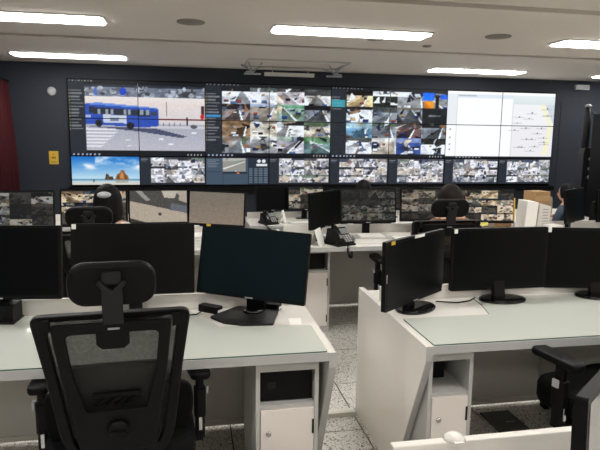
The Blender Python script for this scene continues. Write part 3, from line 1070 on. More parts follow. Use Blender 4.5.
# ------------------------------------------------------------------ monitors
def monitor(label, c, yaw, tilt=0.0, roll=0.0, w_=0.54, h_=0.325, z_desk=DESK, face=OFF, pic=None, gain=1.0, base='ellipse', stickers=(), logo=True, base_y=0.02, bez=0.012, group=None, base_r=(0.125, 0.085)):
    """c: panel centre in the world; yaw/tilt/roll in degrees; the screen faces -Y before yaw"""
    yr = math.radians(yaw)
    root = thing('monitor', label, 'monitor', (c[0], c[1], z_desk), yr, group)
    zc = c[2] - z_desk
    m = MB()
    m.prism(rrect(w_, h_, 0.006), -0.008, 0.014, 'y')
    m.prism(rrect(w_ * 0.82, h_ * 0.78, 0.03), 0.014, 0.030, 'y')
    m.prism(rrect(w_ * 0.4, h_ * 0.45, 0.03), 0.030, 0.044, 'y')
    body = m.build('housing', BLACK, root, loc=(0, 0, zc))
    body.rotation_mode = 'YXZ'
    body.rotation_euler = (-math.radians(tilt), -math.radians(roll), 0)
    sw, sh = w_ - 2 * bez, h_ - 2 * bez - 0.006
    if pic is None:
        MB().box(-sw / 2, sw / 2, -0.0095, -0.0078, -sh / 2 + 0.003, sh / 2 + 0.003).build('screen', face, body)
    else:
        screen('screen', pic, sw, sh, body, (0, -0.0092, 0.003), gain)
    if logo:
        MB().box(-0.02, 0.02, -0.0095, -0.008, -h_ / 2 + 0.003, -h_ / 2 + 0.008).build('logo', SILVER_DULL, body)
    for fx, fz, sw_, sh_, mt in stickers:
        MB().box(fx * w_ - sw_ / 2, fx * w_ + sw_ / 2, -0.011, -0.0096, fz * h_ - sh_ / 2, fz * h_ + sh_ / 2).build('sticker', mt, body)
    # stand
    by = base_y
    if base == 'ellipse':
        n = 28
        pts = [(base_r[0] * math.cos(2 * math.pi * k / n), by - 0.01 + base_r[1] * math.sin(2 * math.pi * k / n)) for k in range(n)]
        pts2 = [(x * 0.93, (y - by + 0.01) * 0.93 + by - 0.01) for x, y in pts]
        mb = MB().prism(pts, 0.0, 0.008, smooth=True)
        mb.prism(pts2, 0.008, 0.013, smooth=True)
        mb.build('base', BLACK_GLOSS, root)
        mm = MB()
        mm.prism([(by + 0.012, 0.012), (by + 0.045, 0.012), (0.055, zc + 0.02), (0.03, zc + 0.02)], -0.03, 0.03, 'x')
        mm.build('neck', BLACK, root)
    elif base == 'block':
        MB().box(-0.13, 0.075, by - 0.06, by + 0.05, 0.008, 0.08).build('base', BLACK, root, bevel=0.003)
        MB().box(-0.135, 0.08, by - 0.066, by + 0.05, 0.0, 0.008).build('foot_plate', CHARCOAL, root)
        MB().box(-0.03, 0.03, 0.03, 0.05, 0.05, zc + 0.02).build('neck', BLACK, root)
    else:
        pts = [(-0.105, 0.068), (0.105, 0.068), (0.155, by - 0.085), (0.06, by - 0.135), (-0.06, by - 0.135), (-0.155, by - 0.085)]
        mb = MB().prism(rpoly(pts, 0.012, 3), 0.0, 0.012)
        mb.build('base', CHARCOAL, root, bevel=0.003)
        mm = MB().box(-0.045, 0.045, 0.034, 0.06, 0.012, zc + 0.05)
        mm.build('neck', BLACK, root)
        MB().lathe([(0.05, 0.012), (0.046, 0.022), (0.04, 0.025)], 24, 0, 0.01).build('collar', BLACK_GLOSS, root)
    return root


monitor('black monitor turned right on a wide angular stand, dark teal screen, front left desk', (0.277, 2.594, 0.976), -29.6, 10.5, -1.3, face=OFF_TEAL, base='plate', base_y=-0.045, bez=0.008,
        stickers=((-0.44, 0.49, 0.022, 0.011, YEL),))
monitor('switched-off black monitor directly behind the mesh chair headrest', (-0.255, 2.663, 0.998), 4.1, 6.5, -1.2, h_=0.325, face=OFF_WARM, stickers=((-0.475, 0.46, 0.018, 0.022, STICK),), base_y=-0.025, z_desk=DESK + 0.0052)
monitor('switched-off black monitor cut by the left edge on the front left desk', (-0.83, 2.665, 0.998), -6, 6.0, 0, face=OFF, base='block', base_y=-0.01, z_desk=DESK + 0.0052)
monitor('narrow-looking black monitor turned left with yellow and white stickers, front right desk', (1.067, 2.573, 0.936), 37.2, 0.5, 0.4, face=OFF, base_y=0.0,
        stickers=((-0.40, 0.47, 0.03, 0.016, YEL), (0.03, 0.485, 0.09, 0.014, STICK), (-0.485, -0.02, 0.005, 0.04, SILVER_DULL)))
monitor('wide black switched-off monitor in the middle of the front right desk', (1.573, 2.686, 0.946), 1.0, 0.5, 0, face=OFF, base_y=-0.045, z_desk=DESK + 0.0052, stickers=((-0.47, 0.46, 0.018, 0.022, STICK),))
monitor('black switched-off monitor cut by the right edge on the front right desk', (2.135, 2.672, 0.936), -10.0, 3.0, -0.2, w_=0.56, face=OFF, base_y=-0.045, z_desk=DESK + 0.0052, stickers=((-0.47, 0.47, 0.018, 0.03, STICK),))

g2 = 'second row monitors'
monitor('second row monitor with dim camera feeds at the left edge beside the curtain', (-1.30, 4.78, 0.975), 1, 6, 0.2, 0.5, 0.3, pic=pic_desk_cctv(31, 0.58, (0.97, 0.96, 0.92), 3, 3), group=g2, base_y=-0.06)
monitor('second row monitor with camera feeds behind the woman with the white hair clip', (-0.745, 4.72, 0.99), -8, 5.8, 0.5, 0.52, 0.3, pic=pic_desk_cctv(32, 0.84, (1.0, 0.94, 0.84), 3, 3), group=g2)
monitor('second row monitor showing one street view with a dark road', (-0.255, 4.80, 0.985), 3, 5.5, -0.3, 0.475, 0.285, pic=pic_pavement(), gain=0.95, group=g2, base_y=-0.06)
monitor('second row monitor showing plain brown ground', (0.215, 4.80, 0.966), -18, 4.3, -1.2, 0.486, 0.2925, pic=pic_ground(), gain=0.85, group=g2, base_y=-0.06)
monitor('black monitor turned away to the left behind the telephone, second row', (1.075, 4.50, 0.990), 46, 1.2, 0.3, 0.486, 0.2925, face=OFF, group=g2, base_y=0.05, base_r=(0.1, 0.06))
monitor('second row monitor with a very dark grid of feeds above the binders', (1.457, 4.58, 1.005), 0.7, 5.8, 0, 0.486, 0.2925, pic=pic_desk_cctv(33, 0.42, (0.95, 0.95, 0.9)), group=g2, base_r=(0.11, 0.07))
monitor('second row monitor with dim feeds left of the brown-haired woman', (2.02, 4.69, 0.995), 1.6, 5, -0.5, 0.486, 0.2925, pic=pic_desk_cctv(34, 0.56, (1.0, 0.93, 0.84), 3, 4), group=g2)
monitor('wide second row monitor with bright feeds right of the brown-haired woman', (2.50, 4.62, 0.988), -6, 5, 0, 0.60, 0.305, pic=pic_desk_cctv(35, 0.86, (1.0, 0.93, 0.83), 4, 4), group=g2,
        stickers=((-0.12, -0.52, 0.08, 0.03, YEL_NOTE), (0.04, -0.52, 0.08, 0.03, YEL_NOTE), (0.497, -0.1, 0.012, 0.2, YEL)))
monitor('black monitor edge-on beside the boxes at the right of the second row', (3.42, 4.62, 0.985), 36, 5, 0, 0.486, 0.30, face=OFF, group=g2)
monitor('black monitor at the right edge of the second row', (3.90, 4.66, 0.975), 8, 5, 0, 0.5, 0.30, face=OFF, group=g2)
g3 = 'third row monitors'
monitor('black switched-off monitor over the far telephone in the third row', (0.985, 6.93, 0.825), 18, 3.8, 0, 0.44, 0.30, z_desk=LOW + DESK, face=OFF, group=g3)
monitor('third row monitor with dim feeds right of the far telephone', (1.41, 6.98, 0.822), 8, 4, 0, 0.47, 0.30, z_desk=LOW + DESK, pic=pic_desk_cctv(36, 0.7, (1.0, 0.94, 0.84), 3, 3), group=g3)
for x, lab, sd in ((2.5, 'third row monitor with dim feeds left of the boxes, mostly hidden', 37), (3.2, 'third row monitor peeking over the white papers', 38)):
    monitor(lab, (x, 6.98, 0.815), 0, 4, 0, 0.5, 0.30, z_desk=LOW + DESK, pic=pic_desk_cctv(sd, 0.22), group=g3)

# nearest monitor at the bottom right corner
monitor('monitor with a painted grey reflection, sideways at the bottom right corner on the nearest desk', (0.878, 0.998, 0.952), 38, 2, 0, 0.50, 0.30, face=mat('monitor_painted_reflection', rgb(92, 92, 92), 0.25), base_y=0.03, logo=False)  # even grey of the screen stands in for a reflection


# ------------------------------------------------------------------ chairs
def mesh_chair(label, loc, rz, z0=0.0, wide=1.0, drop=0.0):
    c = thing('office_chair', label, 'chair', (loc[0], loc[1], z0), math.radians(rz), 'black mesh office chairs')

    def yb(z):
        return -0.25 - (z - 0.6) * 0.31
    fo_ = rpoly([(-0.222, 1.053), (-0.198, 0.86), (-0.172, 0.60), (-0.14, 0.52), (0.14, 0.52), (0.172, 0.60), (0.198, 0.86), (0.222, 1.053)], 0.03)
    fi_ = rpoly([(-0.184, 1.035), (-0.166, 0.86), (-0.138, 0.60), (-0.12, 0.555), (0.12, 0.555), (0.138, 0.60), (0.166, 0.86), (0.184, 1.035)], 0.02)
    MB().ring(fo_, fi_, yb, -0.012, 0.022).build('back_frame', BLACK, c, bevel=0.005)
    MB().sheet(fi_, yb, 0.004, 0.007).build('back_mesh', MESHFAB, c)
    so_ = rpoly([(-0.166, 1.030), (-0.150, 0.85), (-0.128, 0.70), (-0.115, 0.56), (0.115, 0.56), (0.128, 0.70), (0.150, 0.85), (0.166, 1.030)], 0.015)
    si_ = rpoly([(-0.128, 0.996), (-0.118, 0.86), (-0.092, 0.74), (-0.086, 0.722), (0.086, 0.722), (0.092, 0.74), (0.118, 0.86), (0.128, 0.996)], 0.02)
    sp = MB().ring(so_, si_, yb, -0.036, -0.018).build('back_support', BLACK, c, bevel=0.004)
    MB().box(-0.012, 0.02, yb(1.012) - 0.039, yb(1.012) - 0.0362, 1.009, 1.014).build('maker_mark', SILVER_DULL, sp)
    for sx in (-1, 1):
        MB().box(sx * 0.178 - 0.011, sx * 0.178 + 0.011, yb(1.03) - 0.03, yb(1.03) + 0.0, 1.008, 1.045).build('clip', BLACK, sp)
    MB().sheet([(-0.046, 1.0), (-0.046, 0.958), (-0.03, 0.942), (0.03, 0.942), (0.046, 0.958), (0.046, 1.0)], yb, -0.030, -0.014).build('tab', BLACK, sp)
    # lumbar pad in front of the mesh
    lp = MB().sheet(rpoly([(-0.15, 0.868), (-0.13, 0.70), (0.13, 0.70), (0.15, 0.868)], 0.02), yb, 0.012, 0.034).build('lumbar_pad', BLACK_SOFT, c)
    m = MB()
    for k in range(4):
        x = -0.045 + 0.03 * k
        m.tube([(x - 0.02, yb(0.735) - 0.012, 0.735), (x + 0.02, yb(0.76) - 0.012, 0.762)], 0.004, 6)
    m.box(-0.07, 0.07, yb(0.772) - 0.02, yb(0.772) - 0.005, 0.766, 0.778)
    m.build('slider', BLACK, lp)
    k = MB().lathe([(0.034, 0), (0.033, 0.014), (0.022, 0.02)], 24).build('knob', BLACK, sp, loc=(0, yb(0.66) - 0.036, 0.655))
    k.rotation_euler = (math.pi / 2 + 0.3, 0, 0)
    MB().box(-0.024, 0.024, -0.004, 0.004, 0.02, 0.026).build('grip', BLACK, k)
    # lower bracket down to the seat
    m = MB()
    for sx in (-1, 1):
        m.prism([(sx * 0.11, 0.58), (sx * 0.05, 0.60), (sx * 0.03, 0.44), (sx * 0.075, 0.42)], -0.27, -0.235, 'y')
    m.prism([(-0.27, 0.46), (-0.235, 0.52), (-0.20, 0.46), (0.05, 0.42), (0.05, 0.39), (-0.25, 0.39)], -0.075, 0.075, 'x')
    m.build('back_bracket', BLACK, c, bevel=0.004)
    # padded lower back wrapping the sides
    m = MB().sheet(rpoly([(-0.235, 0.735), (-0.245, 0.62), (-0.22, 0.50), (0.22, 0.50), (0.245, 0.62), (0.235, 0.735)], 0.06, 6), lambda z: yb(z) + 0.11, 0.0, 0.03)
    bo = m.build('lower_back_pad', BLACK_SOFT, c, bevel=0.008)
    # headrest
    hr = MB().prism(rrect(0.240, 0.128, 0.05, 0, 0, 6), -0.018, 0.016, 'y').build('headrest', BLACK, c, loc=(0.004, -0.408, 1.142), bevel=0.012)
    hr.rotation_euler = (0.12, 0, 0)
    br = MB().prism([(-0.028, -0.11), (0.028, -0.11), (0.028, -0.005), (0.040, 0.012), (0.030, 0.02), (0, -0.012), (-0.030, 0.02), (-0.040, 0.012), (-0.028, -0.005)], -0.038, -0.018, 'y').build('headrest_bracket', CHARCOAL, hr, bevel=0.003)
    MB().prism(rrect(0.052, 0.036, 0.01, 0, 0.025), -0.032, -0.018, 'y').build('bracket_cap', CHARCOAL, hr, bevel=0.004)
    # seat
    MB().prism(rrect(0.50, 0.49, 0.11, 0, 0.02, 7), 0.435, 0.535, 'z', True).build('seat', BLACK_SOFT, c, bevel=0.025)
    MB().box(-0.1, 0.1, -0.12, 0.12, 0.385, 0.425).box(-0.24, -0.1, 0.02, 0.04, 0.395, 0.41).build('mechanism', CHARCOAL, c)
    # arms
    for sx in (-1, 1):
        m = MB()
        m.prism(rrect(0.044, 0.06, 0.015, sx * 0.28, 0.06), 0.49, 0.60, 'z')
        m.prism(rrect(0.030, 0.044, 0.010, sx * 0.28, 0.06), 0.60, 0.665, 'z')
        m.prism(rrect(0.036, 0.05, 0.010, sx * 0.28, 0.06), 0.40, 0.49, 'z')
        m.box(min(sx * 0.14, sx * 0.29), max(sx * 0.14, sx * 0.29), 0.03, 0.09, 0.395, 0.42)
        a = m.build('arm_post', BLACK, c, bevel=0.003)
        MB().prism(rrect(0.010, 0.03, 0.004, sx * 0.308, 0.06), 0.575, 0.605, 'z').build('button', SILVER_DULL, a)
        MB().box(sx * 0.28 - 0.006, sx * 0.28 + 0.006, 0.027, 0.032, 0.44, 0.492).build('slide_plate', CHROME, a)
        pts = rpoly([(sx * 0.28 - 0.036, -0.03), (sx * 0.28 + 0.036, -0.03), (sx * 0.27 + 0.045, 0.2), (sx * 0.26 + 0.02, 0.24), (sx * 0.26 - 0.045, 0.2)], 0.03, 5)
        MB().prism(pts, 0.662, 0.694, 'z', True).build('arm_pad', BLACK, c, bevel=0.010)
    for ch in list(c.children):                                       # seat height
        ch.location.z -= drop
    c.scale = (wide, wide, 1.0)
    # gas lift, star base and castors
    MB().lathe([(0.028, 0.09), (0.028, 0.22), (0.018, 0.221), (0.018, 0.39 - drop)], 16).build('gas_lift', CHARCOAL, c)
    MB().lathe([(0.05, 0.07), (0.045, 0.125)], 16).build('hub', BLACK, c)
    for i in range(5):
        a = 2 * math.pi * i / 5 + 0.3
        ca, sa = math.cos(a), math.sin(a)
        lg = MB().tube([(0.04 * ca, 0.04 * sa, 0.10), (0.17 * ca, 0.17 * sa, 0.095), (0.31 * ca, 0.31 * sa, 0.072)], [0.024, 0.02, 0.016], 8).build('base_leg', BLACK, c)
        cs = MB()
        for s_ in (-1, 1):
            d = 0.014 * s_
            px, py = 0.31 * ca - sa * d, 0.31 * sa + ca * d
            qx, qy = 0.31 * ca - sa * d * 2.0, 0.31 * sa + ca * d * 2.0
            cs.tube([(px, py, 0.027), (qx, qy, 0.027)], 0.027, 12)
        cs.tube([(0.31 * ca, 0.31 * sa, 0.03), (0.31 * ca, 0.31 * sa, 0.075)], 0.008, 6)
        cs.build('castor', BLACK, lg)
    return c


mesh_chair('large black mesh office chair with headrest in the left foreground', (-0.252, 2.05), 4.0)
ch2 = mesh_chair('black office chair at the right edge, only its arm and seat corner showing', (1.715, 1.93), 13, drop=-0.02)
mesh_chair('black office chair whose headrest shows beside the woman with the white hair clip', (-0.63, 4.13), 2, wide=1.15, drop=0.08)
mesh_chair('black office chair of the brown-haired woman, headrest behind her head', (1.745, 4.12), 0, wide=1.14, drop=0.05)
mesh_chair('office chair of the person in the third row behind the dark grid monitor', (1.95, 6.22), 0, LOW)
mesh_chair('office chair of the dark-haired person at the far right', (4.74, 6.18), 0, LOW)


# ------------------------------------------------------------------ people
def person(label, x, y, z0, rz, shirt, hair_m, clip=False, hair='long', scale=1.0, head_turn=0.0, full=1.0):
    """seated figure facing +Y, pelvis above (x, y); forearms resting towards the desk"""
    P = {}
    verts, rad, edges = [], [], []

    def V(n, p, r, par=None):
        P[n] = len(verts)
        verts.append(p)
        rad.append(r)
        if par:
            edges.append((P[par], P[n]))
    V('pelvis', (0, -0.02, 0.58), (0.15, 0.115))
    V('waist', (0, -0.03, 0.72), (0.125, 0.095), 'pelvis')
    V('chest', (0, -0.01, 0.88), (0.15, 0.105), 'waist')
    V('collar', (0, 0.0, 0.985), (0.095, 0.07), 'chest')
    V('neck', (0, 0.012, 1.04), (0.05, 0.05), 'collar')
    V('skull', (0, 0.02, 1.09), (0.05, 0.05), 'neck')
    for s, n in ((-1, 'l'), (1, 'r')):
        V('sh' + n, (s * 0.165, -0.01, 0.955), (0.06, 0.06), 'collar')
        V('el' + n, (s * 0.225, 0.07, 0.74), (0.045, 0.045), 'sh' + n)
        V('fa' + n, (s * 0.20, 0.18, 0.80), (0.037, 0.037), 'el' + n)
        V('wr' + n, (s * 0.165, 0.27, 0.822), (0.026, 0.024), 'fa' + n)
        V('pa' + n, (s * 0.15, 0.335, 0.820), (0.034, 0.016), 'wr' + n)
        for q, (dx, dy, ln) in enumerate(((-0.026, 0.03, 0.062), (-0.009, 0.035, 0.074), (0.009, 0.034, 0.068), (0.026, 0.028, 0.052))):
            V('f%d%s' % (q, n), (s * 0.15 + dx, 0.335 + dy, 0.820), (0.009, 0.009), 'pa' + n)
            V('g%d%s' % (q, n), (s * 0.15 + dx * 1.1, 0.335 + dy + ln * 0.55, 0.817), (0.0085, 0.0085), 'f%d%s' % (q, n))
            V('h%d%s' % (q, n), (s * 0.15 + dx * 1.1, 0.335 + dy + ln, 0.806), (0.007, 0.007), 'g%d%s' % (q, n))
        V('t0' + n, (s * 0.15 - s * 0.042, 0.33, 0.816), (0.010, 0.010), 'pa' + n)
        V('t1' + n, (s * 0.15 - s * 0.058, 0.365, 0.810), (0.008, 0.008), 't0' + n)
        V('hp' + n, (s * 0.095, 0.04, 0.575), (0.085, 0.08), 'pelvis')
        V('kn' + n, (s * 0.12, 0.40, 0.56), (0.062, 0.062), 'hp' + n)
        V('cf' + n, (s * 0.12, 0.40, 0.36), (0.05, 0.052), 'kn' + n)
        V('an' + n, (s * 0.12, 0.38, 0.10), (0.034, 0.036), 'cf' + n)
        V('ft' + n, (s * 0.125, 0.44, 0.045), (0.038, 0.032), 'an' + n)
        V('to' + n, (s * 0.13, 0.54, 0.032), (0.034, 0.022), 'ft' + n)
    me = bpy.data.meshes.new('skeleton')
    me.from_pydata(verts, edges, [])
    tmp = bpy.data.objects.new('skeleton', me)
    COL.objects.link(tmp)
    sk = tmp.modifiers.new('skin', 'SKIN')
    sk.use_smooth_shade = True
    for i, r in enumerate(rad):
        me.skin_vertices[0].data[i].radius = r
        me.skin_vertices[0].data[i].use_root = (i == 0)
    tmp.modifiers.new('sub', 'SUBSURF').levels = 2
    dg = bpy.context.evaluated_depsgraph_get()
    ev = tmp.evaluated_get(dg)
    bm_ = bpy.data.meshes.new_from_object(ev)
    bv = [tuple(v.co) for v in bm_.vertices]
    bf = [tuple(p.vertices) for p in bm_.polygons]
    bpy.data.objects.remove(tmp)
    # head
    hm = MB()
    nu, nv = 28, 20
    hv = []
    ht = math.radians(head_turn)
    for j in range(nv + 1):
        th = math.pi * j / nv
        for i in range(nu):
            a = 2 * math.pi * i / nu
            sx, sy, sz = math.sin(th) * math.cos(a), math.sin(th) * math.sin(a), -math.cos(th)
            wx = 0.074 * (1.0 if sz > -0.1 else 1.0 - 0.45 * (-0.1 - sz))
            px, py, pz = sx * wx, sy * 0.094, sz * 0.118
            if sy > 0 and sz < 0:
                py += 0.012 * sy * (-sz)
            if sy > 0.8 and abs(sx) < 0.3:
                if -0.35 < sz < 0.1:
                    py += 0.024 * (1 - abs(sz + 0.16) / 0.3) * (1 - abs(sx) / 0.3) if abs(sz + 0.16) < 0.3 else 0
            if sy > 0.7 and 0.0 < sz < 0.22 and 0.2 < abs(sx) < 0.6:
                py -= 0.007
            hv.append((px * math.cos(ht) - py * math.sin(ht), 0.03 + px * math.sin(ht) + py * math.cos(ht), 1.165 + pz))
    hf = [(j * nu + i, j * nu + (i + 1) % nu, (j + 1) * nu + (i + 1) % nu, (j + 1) * nu + i) for j in range(nv) for i in range(nu)]
    k = len(bv)
    # ears belong to the same mesh
    em = MB()
    for s in (-1, 1):
        em.ellipsoid((s * 0.075, 0.02, 1.16), (0.012, 0.02, 0.032), 10, 8)
    k2 = k + len(hv)
    me2 = bpy.data.meshes.new('person')
    me2.from_pydata(bv + hv + em.v, [], bf + [tuple(i + k for i in f) for f in hf] + [tuple(i + k2 for i in f) for f in em.f])
    for mm in (shirt, SKIN, TROUSER, BLACK):
        me2.materials.append(mm)
    for p in me2.polygons:
        p.use_smooth = True
        c = p.center
        if c.z > 1.015 or (c.y > 0.255 and c.z > 0.70):
            p.material_index = 1
        elif c.z < 0.085:
            p.material_index = 3
        elif c.z < 0.66:
            p.material_index = 2
    ob = link_mesh('person', me2, None, (x, y, z0))
    ob.rotation_euler = (0, 0, math.radians(rz))
    ob.scale = (scale,) * 3
    tag(ob, label, 'person')
    # face details
    for s in (-1, 1):
        e = MB().ellipsoid((0, 0, 0), (0.011, 0.006, 0.007), 10, 8).build('eye', EYEW, ob)
        q = Matrix.Rotation(ht, 3, 'Z') @ Vector((s * 0.03, 0.082, 0))
        e.location = (q.x, 0.03 + q.y, 1.172)
    q = Matrix.Rotation(ht, 3, 'Z') @ Vector((0, 0.09, 0))
    MB().ellipsoid((0, 0, 0), (0.022, 0.007, 0.007), 12, 8).build('mouth', LIP, ob, loc=(q.x, 0.03 + q.y, 1.108), rz=ht)
    # hair
    hv2, n1, n2 = [], 32, 22
    rs = np.random.RandomState(int(abs(x) * 100))
    for j in range(n2 + 1):
        t = j / n2
        for i in range(n1):
            a = 2 * math.pi * i / n1
            front = max(0.0, math.sin(a))
            low = {'long': -1.75, 'bun': -0.75, 'short': -0.55}[hair]
            bot = low if front < 0.25 else low + (0.75 - low) * min(1, (front - 0.25) / 0.45)
            z = 1.0 + (bot - 1.0) * t
            rr = math.sqrt(max(0, 1 - z * z)) if z > 0 else 1.0 - (0.10 if hair != 'long' else 0.02) * (-z)
            if z < -0.75 and hair == 'long':
                rr *= 1.0 - 0.22 * (-0.75 - z)
            wob = 1 + 0.02 * math.sin(a * 9 + j * 0.3)
            spread = full * (1.0 + (0.10 * max(0.0, -z) if hair == 'long' else 0.0))
            px, py = 0.094 * spread * rr * math.cos(a) * wob, 0.116 * (0.5 + 0.5 * spread) * rr * math.sin(a) * wob
            hv2.append((px * math.cos(ht) - py * math.sin(ht), 0.018 + px * math.sin(ht) + py * math.cos(ht), 1.172 + z * 0.128))
    hf2 = [(j * n1 + i, (j + 1) * n1 + i, (j + 1) * n1 + (i + 1) % n1, j * n1 + (i + 1) % n1) for j in range(n2) for i in range(n1)]
    hm2 = MB()
    hm2._add(hv2, hf2, True)
    hm2.f.append(tuple(n2 * n1 + i for i in range(n1)))
    hm2.smooth.append(False)
    h = hm2.build('hair', hair_m, ob)
    if hair == 'bun':
        MB().ellipsoid((0, -0.105, 1.13), (0.045, 0.04, 0.05), 16, 12).build('bun', hair_m, h)
    if clip:
        q = Matrix.Rotation(ht, 3, 'Z') @ Vector((0, -0.102, 0))
        MB().ellipsoid((-0.012, -0.008, 0), (0.05, 0.024, 0.024), 16, 10).build('hair_clip', mat('grey_white_clip', rgb(176, 178, 182), 0.5), h, loc=(q.x - 0.012, 0.018 + q.y, 1.225), rz=ht)
    return ob


person('seated woman seen from behind, black hair with a white clip, pale top', -0.575, 4.20, 0.0, -6, SHIRT_W, HAIRB, clip=True, hair='long', scale=0.94, head_turn=14, full=1.10)
person('seated woman seen from behind with dark brown hair and a brown top', 2.015, 4.20, 0.0, 0, SHIRT_B, HAIRBR, hair='bun', scale=0.935, full=1.08)
person('person in the third row, dark head top showing above the dark grid monitor', 1.985, 6.42, LOW, 0, SHIRT_N, HAIRB, hair='short', scale=0.97)
person('dark-haired person at the far right behind the angled black monitor', 4.64, 6.42, LOW, 30, SHIRT_N, HAIRB, hair='short', scale=0.93)


# ------------------------------------------------------------------ things on the desks
def adapter(x, y, z, rz, label):
    a = thing('power_adapter', label, 'adapter', (x, y, z), math.radians(rz), 'black power adapters')
    MB().prism(rrect(0.05, 0.115, 0.01), 0.0, 0.032).build('brick', BLACK, a, bevel=0.003)
    MB().box(-0.018, 0.018, -0.0588, -0.0575, 0.006, 0.018).build('rating_label', STICK, a)
    return a


adapter(0.085, 2.662, DESK, 50, 'black power adapter with a cable on the front left desk, left of the stand')
adapter(0.365, 2.665, DESK, 61, 'black power adapter partly hidden behind the tilted monitor stand')
cb = MB().tube([(0.045, 2.632, DESK + 0.012), (0.02, 2.60, DESK + 0.0095), (-0.05, 2.585, DESK + 0.0095), (-0.09, 2.62, DESK + 0.0095)], 0.003, 6).build('cable', BLACK)
tag(cb, 'thin black cable running left from the power adapter on the front left desk', 'cable')
cb = MB().tube([(1.22, 2.66, DESK + 0.004), (1.32, 2.62, DESK + 0.004), (1.40, 2.645, DESK + 0.004), (1.45, 2.685, DESK + 0.008)], 0.0035, 6).build('cable', BLACK)
tag(cb, 'black cable on the white strip between the two front right monitors', 'cable')
pp = MB().prism([(0.43, 2.50), (0.49, 2.50), (0.475, 2.40), (0.425, 2.40)], DESK, DESK + 0.0015).build('white_slip', PAPER)  # thin flat white piece on the bare worktop
pp.location = (0, 0, 0)
tag(pp, 'small flat white slip near the right end of the front left desk', 'paper')

def phone(x, y, z, rz, label):
    p = thing('telephone', label, 'telephone', (x, y, z), math.radians(rz), 'black desk telephones')
    MB().prism([(-0.09, 0.0), (0.10, 0.0), (0.10, 0.03), (-0.09, 0.012)], -0.09, 0.09, 'x').build('foot', BLACK, p)
    b_ = MB().prism([(-0.085, 0.014), (0.04, 0.13), (0.06, 0.125), (0.075, 0.03)], -0.085, 0.085, 'x').build('body', BLACK, p, bevel=0.004)
    t_ = math.atan2(0.116, 0.125)

    def on(u, v, lift=0.003):
        return (u, -0.085 + v * math.cos(t_) - lift * math.sin(t_), 0.014 + v * math.sin(t_) + lift * math.cos(t_))
    d = MB().box(-0.04, 0.04, -0.026, 0.026, 0, 0.003).build('display', mat('phone_display', rgb(120, 126, 124), 0.25), b_, loc=on(0.035, 0.125))
    d.rotation_euler = (t_, 0, 0)
    key = MB().box(-0.008, 0.008, -0.006, 0.006, 0, 0.004).mesh('key', SILVER_DULL)
    for i in range(3):
        for j in range(4):
            kk = link_mesh('key', key, b_, on(0.012 + 0.024 * i, 0.025 + 0.018 * j))
            kk.rotation_euler = (t_, 0, 0)
    h = MB()
    pts = [on(-0.055, 0.008, 0.028), on(-0.055, 0.03, 0.04), on(-0.055, 0.085, 0.044), on(-0.055, 0.14, 0.04), on(-0.055, 0.165, 0.028)]
    h.tube(pts, [0.022, 0.017, 0.014, 0.017, 0.022], 10)
    h.build('handset', BLACK_GLOSS, p)
    return p


def curly(points, label, turns=26, r=0.008):
    pts = []
    P_ = [Vector(q) for q in points]
    n = turns * 8
    for k in range(n + 1):
        t = k / n * (len(P_) - 1)
        i = min(int(t), len(P_) - 2)
        c = P_[i].lerp(P_[i + 1], t - i)
        a = 2 * math.pi * turns * k / n
        pts.append((c.x + r * math.cos(a), c.y + r * math.sin(a) * 0.7, c.z + r * 0.7 * math.sin(a)))
    return tag(MB().tube(pts, 0.003, 5).build('phone_cord', BLACK), label, 'cord')


phone(1.145, 4.30, DESK, 24, 'black desk telephone on the second row desk near the aisle')
curly([(1.19, 4.25, DESK + 0.03), (1.19, 4.21, DESK + 0.016), (1.175, 4.16, DESK - 0.02), (1.185, 4.15, DESK - 0.07), (1.20, 4.15, DESK - 0.075), (1.205, 4.16, DESK - 0.03)], 'black curly telephone cord hanging over the second row desk edge')
phone(0.895, 6.58, LOW + DESK, 20, 'far black desk telephone on the third row desk')
curly([(0.86, 6.50, LOW + DESK + 0.02), (0.84, 6.43, LOW + DESK + 0.012), (0.87, 6.39, LOW + DESK - 0.03), (0.89, 6.39, LOW + DESK - 0.035)], 'black cord of the far telephone hanging over the third row desk', 16)


def tent(x, y, z, rz, w_, h_, label, mt=PAPER):
    t_ = thing('tent_card', label, 'card', (x, y, z), math.radians(rz))
    MB().prism([(-0.045, 0), (-0.04, 0), (0.002, h_), (-0.003, h_)], -w_ / 2, w_ / 2, 'x').build('front_leaf', mt, t_)
    MB().prism([(0.045, 0), (0.04, 0), (0.0, h_ - 0.002), (0.003, h_)], -w_ / 2, w_ / 2, 'x').build('rear_leaf', mt, t_)
    MB().box(-w_ / 2, w_ / 2, -0.042, 0.042, 0, 0.003).build('bottom_leaf', mt, t_)
    return t_


tent(0.962, 4.30, DESK, 62, 0.16, 0.125, 'white folded card frame standing left of the near telephone')
tent(1.06, 6.62, LOW + DESK, 70, 0.12, 0.15, 'white folded card standing right of the far telephone')


def binder(x, y, z, rz, wx, wy, h_, label, cover=PAPER, pages=PAPER):
    b_ = thing('binder', label, 'binder', (x, y, z), math.radians(rz), 'binders and paper stacks')
    MB().box(-wx / 2, wx / 2, -wy / 2, wy / 2, 0, 0.003).box(-wx / 2, wx / 2, -wy / 2, wy / 2, h_ - 0.003, h_).box(-wx / 2, -wx / 2 + 0.003, -wy / 2, wy / 2, 0.003, h_ - 0.003).build('cover', cover, b_)
    MB().box(-wx / 2 + 0.004, wx / 2 - 0.01, -wy / 2 + 0.006, wy / 2 - 0.006, 0.0032, h_ - 0.0032).build('pages', pages, b_)
    return b_


